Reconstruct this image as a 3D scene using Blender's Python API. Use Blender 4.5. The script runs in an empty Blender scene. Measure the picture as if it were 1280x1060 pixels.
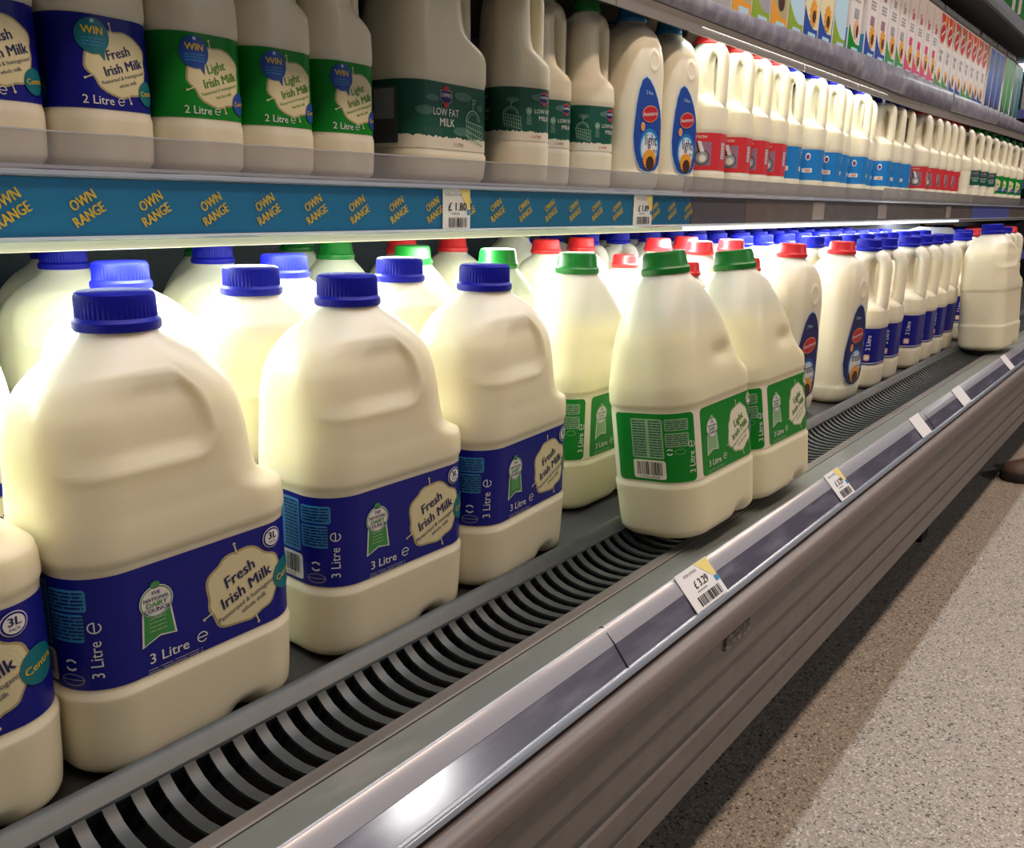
import bpy, bmesh, math, random
from mathutils import Vector, Matrix, Euler
random.seed(7)
C = bpy.context.scene.collection
Z0 = 0.75                     # camera height above the floor; profile heights below are relative to it

# ------------------------------------------------------------------ camera
F = 1080.0
def _n(v): return v.normalized()
ex = _n(Vector((875, -263, F)))
ed = _n(Vector((-80, (F*F - 875*80)/263, F)))
ez = -ed
ey = ez.cross(ex)
cam = bpy.data.objects.new('camera', bpy.data.cameras.new('camera'))
C.objects.link(cam)
cam.data.sensor_width = 36; cam.data.lens = 36*F/1280
cam.data.clip_start = 0.01
m = Matrix(((ex.x, -ex.y, -ex.z, 0), (ey.x, -ey.y, -ey.z, 0), (ez.x, -ez.y, -ez.z, Z0), (0, 0, 0, 1)))
cam.matrix_world = m
bpy.context.scene.camera = cam

# ------------------------------------------------------------------ exposure, world, lights
sc = bpy.context.scene
sc.view_settings.view_transform = 'Standard'; sc.view_settings.look = 'None'
sc.view_settings.gamma = 1; sc.view_settings.use_curve_mapping = False
sc.view_settings.exposure = 0.16
w = bpy.data.worlds.new('world'); sc.world = w; w.use_nodes = True
w.node_tree.nodes['Background'].inputs[0].default_value = (0.80, 0.82, 0.88, 1)
w.node_tree.nodes['Background'].inputs[1].default_value = 0.065

R0 = math.radians
def area(name, loc, sx, sy, power, col, rot=(0, 0, 0), spread=None):
    l = bpy.data.lights.new(name, 'AREA'); l.shape = 'RECTANGLE'; l.size = sx; l.size_y = sy
    l.energy = power; l.color = col
    if spread: l.spread = spread
    o = bpy.data.objects.new(name, l); C.objects.link(o); o.location = loc; o.rotation_euler = rot
    return o
WARM = (1.0, 0.755, 0.58)
area('aisle_light_near', (0.9, -0.30, 2.75), 3.2, 0.16, 43, WARM)
area('aisle_light_far', (4.6, -0.30, 2.75), 3.2, 0.16, 36, WARM)
area('canopy_light', (2.0, 0.45, 2.20), 5.2, 0.05, 31, (0.90, 0.96, 1.0))
area('aisle_light_behind', (0.4, -2.3, 2.75), 3.2, 0.2, 5, WARM)
area('ceiling_panel_light', (3.5, -3.6, 2.75), 0.50, 0.40, 42, (1.0, 0.97, 0.95))
area('shelf_lamp_light', (0.33, 0.715, Z0-0.036), 1.9, 0.03, 11, (0.90, 1.0, 0.86))
area('shelf_lamp_light_cool', (2.12, 0.715, Z0-0.036), 1.65, 0.03, 10, (0.90, 0.97, 1.0))
area('upper_lamp_light', (2.09, 0.777, Z0+0.303), 1.15, 0.02, 2.1, (0.95, 1.0, 0.92), (R0(-14), 0, 0))

# ------------------------------------------------------------------ materials
MAT = {}
def mat(name, col, rough=0.5, metal=0.0, emit=None, coat=0.0, spec=None, noise=None, bump=None, sss=None):
    if name in MAT: return MAT[name]
    M = bpy.data.materials.new(name); M.use_nodes = True
    nt = M.node_tree; b = nt.nodes['Principled BSDF']
    b.inputs['Base Color'].default_value = (*col, 1)
    b.inputs['Roughness'].default_value = rough; b.inputs['Metallic'].default_value = metal
    if coat: b.inputs['Coat Weight'].default_value = coat; b.inputs['Coat Roughness'].default_value = 0.12
    if spec is not None: b.inputs['Specular IOR Level'].default_value = spec
    if emit:
        b.inputs['Emission Color'].default_value = (*emit[0], 1); b.inputs['Emission Strength'].default_value = emit[1]
    if sss:
        b.inputs['Subsurface Weight'].default_value = sss[0]
        b.inputs['Subsurface Radius'].default_value = sss[1]
        b.inputs['Subsurface Scale'].default_value = sss[2]
    if noise:                                  # (scale, second colour, contrast low, high[, stretch])
        tc = nt.nodes.new('ShaderNodeTexCoord'); mp = nt.nodes.new('ShaderNodeMapping')
        nt.links.new(tc.outputs['Object'], mp.inputs[0])
        if len(noise) > 4: mp.inputs['Scale'].default_value = noise[4]
        n = nt.nodes.new('ShaderNodeTexNoise'); n.inputs['Scale'].default_value = noise[0]; n.inputs['Detail'].default_value = 5
        nt.links.new(mp.outputs[0], n.inputs['Vector'])
        r = nt.nodes.new('ShaderNodeMapRange'); r.inputs[1].default_value = noise[2]; r.inputs[2].default_value = noise[3]
        nt.links.new(n.outputs['Fac'], r.inputs[0])
        x = nt.nodes.new('ShaderNodeMix'); x.data_type = 'RGBA'
        x.inputs[6].default_value = (*col, 1); x.inputs[7].default_value = (*noise[1], 1)
        nt.links.new(r.outputs[0], x.inputs[0]); nt.links.new(x.outputs[2], b.inputs['Base Color'])
        if bump:
            bp = nt.nodes.new('ShaderNodeBump'); bp.inputs['Strength'].default_value = bump; bp.inputs['Distance'].default_value = 0.002
            nt.links.new(n.outputs['Fac'], bp.inputs['Height']); nt.links.new(bp.outputs[0], b.inputs['Normal'])
    MAT[name] = M
    return M

def milk_mat(name, milk, empty, fill, sssw=0.55):
    """HDPE bottle: milk colour up to the fill level, clearer plastic above it (object z)."""
    M = bpy.data.materials.new(name); M.use_nodes = True; nt = M.node_tree; b = nt.nodes['Principled BSDF']
    tc = nt.nodes.new('ShaderNodeTexCoord'); s = nt.nodes.new('ShaderNodeSeparateXYZ')
    nt.links.new(tc.outputs['Object'], s.inputs[0])
    r = nt.nodes.new('ShaderNodeMapRange'); r.inputs[1].default_value = fill-0.012; r.inputs[2].default_value = fill+0.012
    nt.links.new(s.outputs['Z'], r.inputs[0])
    x = nt.nodes.new('ShaderNodeMix'); x.data_type = 'RGBA'
    x.inputs[6].default_value = (*milk, 1); x.inputs[7].default_value = (*empty, 1)
    nt.links.new(r.outputs[0], x.inputs[0]); nt.links.new(x.outputs[2], b.inputs['Base Color'])
    b.inputs['Roughness'].default_value = 0.38
    b.inputs['Subsurface Weight'].default_value = sssw
    b.inputs['Subsurface Radius'].default_value = (1.0, 0.85, 0.45)
    b.inputs['Subsurface Scale'].default_value = 0.022
    MAT[name] = M
    return M
MILK = milk_mat('milk_bottle_plastic', (0.84, 0.785, 0.585), (0.70, 0.67, 0.57), 0.245)
MILK2 = milk_mat('milk_bottle_plastic_pale', (0.82, 0.765, 0.60), (0.68, 0.65, 0.56), 0.25)
GREENISH = milk_mat('milk_bottle_plastic_light', (0.80, 0.755, 0.53), (0.64, 0.64, 0.55), 0.225)

BLUECAP = mat('blue_cap_plastic', (0.005, 0.008, 0.34), 0.48, spec=0.22)
GREENCAP = mat('green_cap_plastic', (0.005, 0.17, 0.02), 0.35)
REDCAP = mat('red_cap_plastic', (0.62, 0.02, 0.025), 0.35)
MAT_BLUE = mat('print_navy_blue', (0.007, 0.009, 0.23), 0.36, spec=0.3)
MAT_GREEN = mat('print_green', (0.005, 0.22, 0.020), 0.36, spec=0.3)
MAT_DGREEN = mat('print_dark_green', (0.004, 0.085, 0.055), 0.4)
MAT_CREAM = mat('print_cream', (0.72, 0.66, 0.40), 0.4)
MAT_CREAM2 = mat('print_pale_cream', (0.78, 0.74, 0.60), 0.4)
MAT_EDGE = mat('print_ochre_edge', (0.42, 0.36, 0.18), 0.4)
MAT_WHITE = mat('print_white', (0.75, 0.75, 0.74), 0.4)
MAT_GREY = mat('print_grey', (0.33, 0.33, 0.36), 0.4)
MAT_DGREY = mat('print_dark_grey', (0.09, 0.09, 0.11), 0.4)
MAT_BLACK = mat('print_black', (0.012, 0.012, 0.014), 0.45)
MAT_TEAL = mat('print_teal', (0.004, 0.16, 0.20), 0.35)
MAT_YELLOW = mat('print_yellow', (0.72, 0.50, 0.03), 0.4)
MAT_SKY = mat('print_sky_blue', (0.035, 0.24, 0.50), 0.4)
MAT_PALESKY = mat('print_pale_sky', (0.45, 0.66, 0.80), 0.4)
MAT_MGREEN = mat('print_leaf_green', (0.035, 0.28, 0.06), 0.4)
MAT_PGREEN = mat('print_pale_green', (0.26, 0.46, 0.24), 0.4)
MAT_TGREEN = mat('print_text_green', (0.06, 0.26, 0.01), 0.4)
MAT_RED = mat('print_red', (0.52, 0.015, 0.025), 0.4)
MAT_LRED = mat('print_bright_red', (0.62, 0.03, 0.04), 0.4)
MAT_PINK = mat('print_pink', (0.62, 0.05, 0.16), 0.4)
MAT_ORANGE = mat('print_orange', (0.75, 0.32, 0.02), 0.4)
MAT_BROWN = mat('print_brown', (0.06, 0.02, 0.012), 0.4)
MAT_PEACH = mat('print_peach', (0.75, 0.36, 0.20), 0.4)
MAT_AZURE = mat('print_azure', (0.012, 0.20, 0.55), 0.4)
MAT_RBLUE = mat('print_royal_blue', (0.01, 0.06, 0.34), 0.4)
MAT_INDIGO = mat('print_indigo', (0.010, 0.012, 0.11), 0.4)
MAT_OWN = mat('strip_blue_card', (0.004, 0.21, 0.43), 0.35, coat=0.2)
MAT_CLOUD = mat('print_cloud_green', (0.07, 0.18, 0.14), 0.4)
MAT_LINE = mat('print_mint_line', (0.28, 0.48, 0.36), 0.4)
MAT_MAUVE = mat('print_mauve', (0.30, 0.16, 0.22), 0.4)
MAT_GRASS = mat('print_grass', (0.25, 0.38, 0.02), 0.4)

M_GRILLE = mat('grille_grey_plastic', (0.031, 0.037, 0.040), 0.42, noise=(60, (0.040, 0.047, 0.050), 0.4, 0.65))
M_DARK = mat('dark_air_duct', (0.006, 0.006, 0.009), 0.7)
M_DECK = mat('deck_dark_paint', (0.022, 0.022, 0.024), 0.5)
M_WOOD = mat('trim_strip_taupe', (0.155, 0.140, 0.132), 0.5, noise=(14, (0.11, 0.10, 0.095), 0.45, 0.7, (0.4, 3, 3)))
M_LEDGE = mat('ledge_worn_grey_paint', (0.13, 0.145, 0.138), 0.38, noise=(18, (0.19, 0.19, 0.185), 0.56, 0.72, (0.6, 2, 2)))
M_BUMPER = mat('bumper_mauve_grey', (0.145, 0.118, 0.112), 0.38)
M_PANEL = mat('front_panel_taupe', (0.175, 0.158, 0.150), 0.45, noise=(40, (0.15, 0.135, 0.13), 0.45, 0.7))
M_KICK = mat('kick_plate_black', (0.02, 0.019, 0.022), 0.6)
M_BACK = mat('case_back_slate', (0.050, 0.066, 0.086), 0.5)
M_SHELF = mat('shelf_steel_grey', (0.22, 0.215, 0.215), 0.42)
M_SHELFU = mat('shelf_underside_taupe', (0.20, 0.18, 0.165), 0.5)
M_RAILTOP = mat('price_rail_clear_band', (0.30, 0.30, 0.345), 0.25, coat=0.6)
M_RAIL = mat('price_rail_dusk_insert', (0.085, 0.080, 0.120), 0.30, coat=0.8, noise=(34, (0.17, 0.165, 0.22), 0.48, 0.74, (0.35, 2, 2)))  # paler bluish noise puts reflections into the insert's colour
M_BEAD = mat('price_rail_bead', (0.25, 0.29, 0.36), 0.2, coat=0.8)
M_URAIL = mat('upper_rail_lilac_plastic', (0.25, 0.24, 0.31), 0.40, coat=0.35, noise=(30, (0.42, 0.41, 0.47), 0.45, 0.7, (1, 1, 1)))
M_OLDRAIL = mat('middle_rail_brown_insert', (0.115, 0.10, 0.095), 0.45, noise=(22, (0.15, 0.135, 0.125), 0.45, 0.7))
M_DIFF = mat('lamp_diffuser_strip', (0.60, 0.60, 0.48), 0.4, emit=((0.90, 1.0, 0.68), 0.22))
M_DIFFC = mat('lamp_diffuser_strip_cool', (0.62, 0.62, 0.60), 0.4, emit=((0.92, 1.0, 0.98), 0.85))
M_TUBE = mat('fluorescent_tube', (0.9, 0.9, 0.9), 0.4, emit=((0.92, 1.0, 0.92), 4.0))
M_PAPER = mat('tag_paper', (0.72, 0.72, 0.74), 0.45)
M_CARTON = mat('carton_board_white', (0.70, 0.64, 0.62), 0.4)
M_LEATHER = mat('shoe_brown_leather', (0.085, 0.05, 0.04), 0.55, noise=(90, (0.12, 0.08, 0.065), 0.4, 0.7))
M_SOLE = mat('shoe_dark_sole', (0.02, 0.016, 0.016), 0.7)

def clear_plastic(name, tint, haze):
    M = bpy.data.materials.new(name); M.use_nodes = True; nt = M.node_tree
    out = nt.nodes['Material Output']; nt.nodes.remove(nt.nodes['Principled BSDF'])
    t = nt.nodes.new('ShaderNodeBsdfTransparent'); t.inputs[0].default_value = (*tint, 1)
    g = nt.nodes.new('ShaderNodeBsdfGlossy'); g.inputs['Roughness'].default_value = 0.08
    d = nt.nodes.new('ShaderNodeBsdfDiffuse'); d.inputs[0].default_value = (0.55, 0.55, 0.6, 1)
    lw = nt.nodes.new('ShaderNodeLayerWeight'); lw.inputs[0].default_value = 0.5
    pw = nt.nodes.new('ShaderNodeMath'); pw.operation = 'POWER'; pw.inputs[1].default_value = 4.0
    nt.links.new(lw.outputs['Facing'], pw.inputs[0])
    f = nt.nodes.new('ShaderNodeMath'); f.operation = 'MULTIPLY_ADD'; f.inputs[1].default_value = 0.8; f.inputs[2].default_value = 0.04
    nt.links.new(pw.outputs[0], f.inputs[0])
    m1 = nt.nodes.new('ShaderNodeMixShader'); m1.inputs[0].default_value = haze
    nt.links.new(t.outputs[0], m1.inputs[1]); nt.links.new(d.outputs[0], m1.inputs[2])
    m2 = nt.nodes.new('ShaderNodeMixShader'); nt.links.new(f.outputs[0], m2.inputs[0])
    nt.links.new(m1.outputs[0], m2.inputs[1]); nt.links.new(g.outputs[0], m2.inputs[2])
    nt.links.new(m2.outputs[0], out.inputs[0])
    MAT[name] = M
    return M
M_GUARD = clear_plastic('clear_guard_plastic', (0.86, 0.86, 0.90), 0.16)
M_GUARD2 = clear_plastic('scratched_guard_plastic', (0.72, 0.71, 0.74), 0.30)

def terrazzo():
    M = bpy.data.materials.new('terrazzo_floor'); M.use_nodes = True; nt = M.node_tree; b = nt.nodes['Principled BSDF']
    tc = nt.nodes.new('ShaderNodeTexCoord')
    def layer(scale, lo, hi, col, prev, thr_noise=None):
        v = nt.nodes.new('ShaderNodeTexVoronoi'); v.inputs['Scale'].default_value = scale
        nt.links.new(tc.outputs['Object'], v.inputs['Vector'])
        s = nt.nodes.new('ShaderNodeSeparateColor'); nt.links.new(v.outputs['Color'], s.inputs[0])
        r = nt.nodes.new('ShaderNodeMapRange'); r.inputs[1].default_value = lo; r.inputs[2].default_value = hi
        nt.links.new(s.outputs[0], r.inputs[0])
        x = nt.nodes.new('ShaderNodeMix'); x.data_type = 'RGBA'
        nt.links.new(r.outputs[0], x.inputs[0])
        if isinstance(prev, tuple): x.inputs[6].default_value = (*prev, 1)
        else: nt.links.new(prev, x.inputs[6])
        x.inputs[7].default_value = (*col, 1)
        return x.outputs[2]
    p = layer(520, 0.35, 0.75, (0.40, 0.36, 0.31), (0.27, 0.235, 0.20))
    p = layer(330, 0.88, 0.92, (0.10, 0.085, 0.08), p)
    p = layer(400, 0.90, 0.94, (0.58, 0.53, 0.46), p)
    p = layer(260, 0.985, 0.992, (0.035, 0.03, 0.03), p)
    nt.links.new(p, b.inputs['Base Color'])
    b.inputs['Roughness'].default_value = 0.45
    return M
M_FLOOR = terrazzo()

# ------------------------------------------------------------------ helpers
def link(name, me, parent=None):
    o = bpy.data.objects.new(name, me); C.objects.link(o)
    if parent: o.parent = parent
    return o
def mesh(name, verts, faces, mats, idx=None, smooth=False):
    me = bpy.data.meshes.new(name); me.from_pydata([tuple(v) for v in verts], [], faces)
    for mm in (mats if isinstance(mats, (list, tuple)) else [mats]): me.materials.append(mm)
    if idx: me.polygons.foreach_set('material_index', idx)
    if smooth: me.polygons.foreach_set('use_smooth', [True]*len(faces))
    me.update()
    return me
def thing(name, label, cat, loc=(0, 0, 0), group=None, rot=(0, 0, 0)):
    o = bpy.data.objects.new(name, None); C.objects.link(o); o.empty_display_size = 0.05
    o.location = loc; o.rotation_euler = rot; tag(o, label, cat, group)
    return o
def tag(o, label, cat, group=None):
    o['label'] = label; o['category'] = cat
    if group: o['group'] = group
    return o
def dup(root, label, group=None, loc=None, rot=None):
    r = root.copy(); C.objects.link(r)
    r['label'] = label
    if group: r['group'] = group
    if loc is not None: r.location = loc
    if rot is not None: r.rotation_euler = rot
    for ch in list(root.children):
        c = ch.copy(); C.objects.link(c); c.parent = r
        for g in ch.children:
            d = g.copy(); C.objects.link(d); d.parent = c
    return r
def prism_me(name, prof, x0, x1, mt, smooth=False, prof1=None):
    """closed (y,z) outline swept along x (z relative to the camera height)."""
    n = len(prof); prof1 = prof1 or prof
    v = [(x0, y, z+Z0) for y, z in prof]+[(x1, y, z+Z0) for y, z in prof1]
    f = [tuple(range(n-1, -1, -1)), tuple(range(n, 2*n))]+[(i, (i+1) % n, n+(i+1) % n, n+i) for i in range(n)]
    me = mesh(name, v, f, mt)
    bm = bmesh.new(); bm.from_mesh(me); bmesh.ops.recalc_face_normals(bm, faces=bm.faces); bm.to_mesh(me); bm.free()
    if smooth:
        me.polygons.foreach_set('use_smooth', [len(p.vertices) == 4 for p in me.polygons])
        try: me.set_sharp_from_angle(angle=math.radians(40))
        except Exception: pass
    return me
def prism(name, prof, x0, x1, mt, parent=None, smooth=False, prof1=None):
    return link(name, prism_me(name, prof, x0, x1, mt, smooth, prof1), parent)
def box_me(name, cx, cy, cz, sx, sy, sz, mt, bev=0.0, seg=2):
    bm = bmesh.new(); bmesh.ops.create_cube(bm, size=1, matrix=Matrix.Translation((cx, cy, cz)) @ Matrix.Diagonal((sx, sy, sz, 1)))
    if bev: bmesh.ops.bevel(bm, geom=bm.edges[:], offset=bev, segments=seg, affect='EDGES')
    me = bpy.data.meshes.new(name); bm.to_mesh(me); bm.free(); me.materials.append(mt)
    return me
def thick(pts, t):
    """open (y,z) polyline -> closed outline of thickness t."""
    L, Rr = [], []
    for i, p in enumerate(pts):
        a = Vector(pts[max(i-1, 0)]); b = Vector(pts[min(i+1, len(pts)-1)]); d = (b-a).normalized(); n = Vector((-d.y, d.x))*t/2
        L.append((p[0]+n.x, p[1]+n.y)); Rr.append((p[0]-n.x, p[1]-n.y))
    return L+Rr[::-1]
def tube_me(name, path, rad, mt, seg=12, ell=None):
    """smooth tube along 3D path with radii; ell=(u scale) flattens along the local y axis."""
    pts = []; rs = []
    P = [Vector(p) for p in path]
    for i in range(len(P)-1):
        p0 = P[max(i-1, 0)]; p1 = P[i]; p2 = P[i+1]; p3 = P[min(i+2, len(P)-1)]
        for k in range(4):
            t = k/4
            q = 0.5*((2*p1)+(p2-p0)*t+(2*p0-5*p1+4*p2-p3)*t*t+(3*p1-p0-3*p2+p3)*t**3)
            pts.append(q); rs.append(rad[i]*(1-t)+rad[i+1]*t)
    pts.append(P[-1]); rs.append(rad[-1])
    v = []; f = []
    up = Vector((0, 1, 0))
    for i, p in enumerate(pts):
        d = (pts[min(i+1, len(pts)-1)]-pts[max(i-1, 0)]).normalized()
        a = d.cross(up)
        if a.length < 1e-4: a = Vector((1, 0, 0))
        a.normalize(); b = a.cross(d)
        for k in range(seg):
            t = 2*math.pi*k/seg
            v.append(p+rs[i]*(a*math.cos(t)+b*math.sin(t)*(ell or 1)))
    for i in range(len(pts)-1):
        for k in range(seg):
            f.append((i*seg+k, i*seg+(k+1) % seg, (i+1)*seg+(k+1) % seg, (i+1)*seg+k))
    f.append(tuple(range(seg-1, -1, -1))); f.append(tuple(range((len(pts)-1)*seg, len(pts)*seg)))
    return mesh(name, v, f, mt, smooth=True)
def lathe_me(name, prof, mt, seg=48, rib=None, smooth=True):
    """(r,z) outline; rib=(z0,z1,depth): alternate vertices pushed out between those heights."""
    v = []; f = []
    for r, z in prof:
        for k in range(seg):
            t = 2*math.pi*k/seg; rr = r
            if rib and rib[0] <= z <= rib[1] and k % 2: rr = r-rib[2]
            v.append((rr*math.cos(t), rr*math.sin(t), z))
    for i in range(len(prof)-1):
        for k in range(seg):
            f.append((i*seg+k, i*seg+(k+1) % seg, (i+1)*seg+(k+1) % seg, (i+1)*seg+k))
    f.append(tuple(range(seg-1, -1, -1))); f.append(tuple(range((len(prof)-1)*seg, len(prof)*seg)))
    me = mesh(name, v, f, mt, smooth=smooth)
    if smooth:
        try: me.set_sharp_from_angle(angle=math.radians(35))
        except Exception: pass
    return me

# rounded rectangle ring ------------------------------------------------
NF, NS, NC = 24, 8, 8
def ring(hx0, hx1, hy0, hy1, r, z):
    """x from -hx0..hx1, y from -hy0..hy1; starts at middle of the left-back... returns points counter-clockwise from front-left flat."""
    r = min(r, (hx0+hx1)/2, (hy0+hy1)/2)
    pts = []
    xl, xr, yf, yb = -hx0, hx1, -hy0, hy1
    def flat(a, b, n):
        for i in range(n): t = i/n; pts.append((a[0]+(b[0]-a[0])*t, a[1]+(b[1]-a[1])*t, z))
    def arc(cx, cy, a0):
        for i in range(NC):
            t = a0+math.pi/2*i/NC; pts.append((cx+r*math.cos(t), cy+r*math.sin(t), z))
    flat((xl+r, yf), (xr-r, yf), NF); arc(xr-r, yf+r, -math.pi/2)
    flat((xr, yf+r), (xr, yb-r), NS); arc(xr-r, yb-r, 0)
    flat((xr-r, yb), (xl+r, yb), NF); arc(xl+r, yb-r, math.pi/2)
    flat((xl, yb-r), (xl, yf+r), NS); arc(xl+r, yf+r, math.pi)
    return pts
class RR:
    """perimeter map of a rounded rectangle: s=0 at the front centre, growing towards +x."""
    def __init__(self, hx, hy, r): self.hx, self.hy, self.r = hx, hy, r; self.a = hx-r; self.c = math.pi*r/2; self.b = 2*(hy-r); self.L = 4*self.a+2*self.b+4*self.c
    def __call__(self, s):
        hx, hy, r, a, b, c = self.hx, self.hy, self.r, self.a, self.b, self.c
        s = s % self.L
        if s < a: return (s, -hy, 0, -1)
        s -= a
        if s < c: t = -math.pi/2+s/r; return (hx-r+r*math.cos(t), -hy+r+r*math.sin(t), math.cos(t), math.sin(t))
        s -= c
        if s < b: return (hx, -hy+r+s, 1, 0)
        s -= b
        if s < c: t = s/r; return (hx-r+r*math.cos(t), hy-r+r*math.sin(t), math.cos(t), math.sin(t))
        s -= c
        if s < 2*a: return (hx-r-s, hy, 0, 1)
        s -= 2*a
        if s < c: t = math.pi/2+s/r; return (-hx+r+r*math.cos(t), hy-r+r*math.sin(t), math.cos(t), math.sin(t))
        s -= c
        if s < b: return (-hx, hy-r-s, -1, 0)
        s -= b
        if s < c: t = math.pi+s/r; return (-hx+r+r*math.cos(t), -hy+r+r*math.sin(t), math.cos(t), math.sin(t))
        s -= c
        return (-a+s, -hy, 0, -1)

def lerp_table(tab, z):
    """monotone cubic interpolation of every column"""
    n = len(tab)
    if z <= tab[0][0]: return tab[0][1:]
    if z >= tab[-1][0]: return tab[-1][1:]
    i = max(k for k in range(n-1) if tab[k][0] <= z)
    h = tab[i+1][0]-tab[i][0]; t = (z-tab[i][0])/h; out = []
    for c in range(1, len(tab[0])):
        d = [(tab[k+1][c]-tab[k][c])/(tab[k+1][0]-tab[k][0]) for k in range(max(i-1, 0), min(i+2, n-1))]
        o = i-max(i-1, 0)
        def slope(a, b): return 0.0 if a*b <= 0 else 2*a*b/(a+b)
        m0 = slope(d[o-1], d[o]) if o > 0 else d[o]
        m1 = slope(d[o], d[o+1]) if o+1 < len(d) else d[o]
        t2, t3 = t*t, t*t*t
        out.append((2*t3-3*t2+1)*tab[i][c]+(t3-2*t2+t)*h*m0+(-2*t3+3*t2)*tab[i+1][c]+(t3-t2)*h*m1)
    return tuple(out)
def _sref():
    R_ = ring(.0822, .0822, .0522, .0522, .033, 0); acc = 0; out = []
    for i, p in enumerate(R_):
        if i: acc += math.hypot(p[0]-R_[i-1][0], p[1]-R_[i-1][1])
        out.append(acc-(0.0822-0.033))
    L = acc+math.hypot(R_[0][0]-R_[-1][0], R_[0][1]-R_[-1][1])
    return [q-L if q > L/2 else q for q in out]
SREF = _sref()
def loft_me(name, tab, mt, step=0.003, disp=None):
    """tab rows: z, hx0, hx1, hy0, hy1, r."""
    zs = sorted(set([round(t[0], 5) for t in tab]+[round(tab[0][0]+i*step, 5) for i in range(int((tab[-1][0]-tab[0][0])/step)+1)]))
    zz = [zs[0]]
    for z in zs[1:]:
        if z-zz[-1] > 0.0011: zz.append(z)
    v = []; f = []; n = 0
    for z in zz:
        R = ring(*lerp_table(tab, z), z); n = len(R)
        if disp:
            Q = list(R)
            for i, p in enumerate(Q):
                a = Q[i-1]; b = Q[(i+1) % n]; tx, ty = b[0]-a[0], b[1]-a[1]; L = math.hypot(tx, ty) or 1
                nx, ny = ty/L, -tx/L; d = disp(p[0], p[1], z, nx, ny, SREF[i])
                R[i] = (p[0]+nx*d, p[1]+ny*d, z)
        v += R
    m_ = len(zz)
    for i in range(m_-1):
        for k in range(n): f.append((i*n+k, i*n+(k+1) % n, (i+1)*n+(k+1) % n, (i+1)*n+k))
    f.append(tuple(range(n-1, -1, -1))); f.append(tuple(range((m_-1)*n, m_*n)))
    return mesh(name, v, f, mt, smooth=True)

# flat print ------------------------------------------------------------
_txt = {}
def text2d(s, size, bold=0.0, shear=0.0, align='CENTER'):
    key = (s, bold, shear, align)
    if key not in _txt:
        cu = bpy.data.curves.new('t', 'FONT'); cu.body = s; cu.size = 1.0; cu.offset = bold; cu.shear = shear
        cu.align_x = align; cu.align_y = 'CENTER'; cu.resolution_u = 2; cu.space_line = 0.85
        o = bpy.data.objects.new('t', cu); C.objects.link(o)
        me = bpy.data.meshes.new_from_object(o)
        _txt[key] = ([(v.co.x, v.co.y) for v in me.vertices], [tuple(p.vertices) for p in me.polygons])
        bpy.data.objects.remove(o); bpy.data.meshes.remove(me); bpy.data.curves.remove(cu)
    V, Fc = _txt[key]
    return [(x*size, y*size) for x, y in V], Fc

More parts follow.
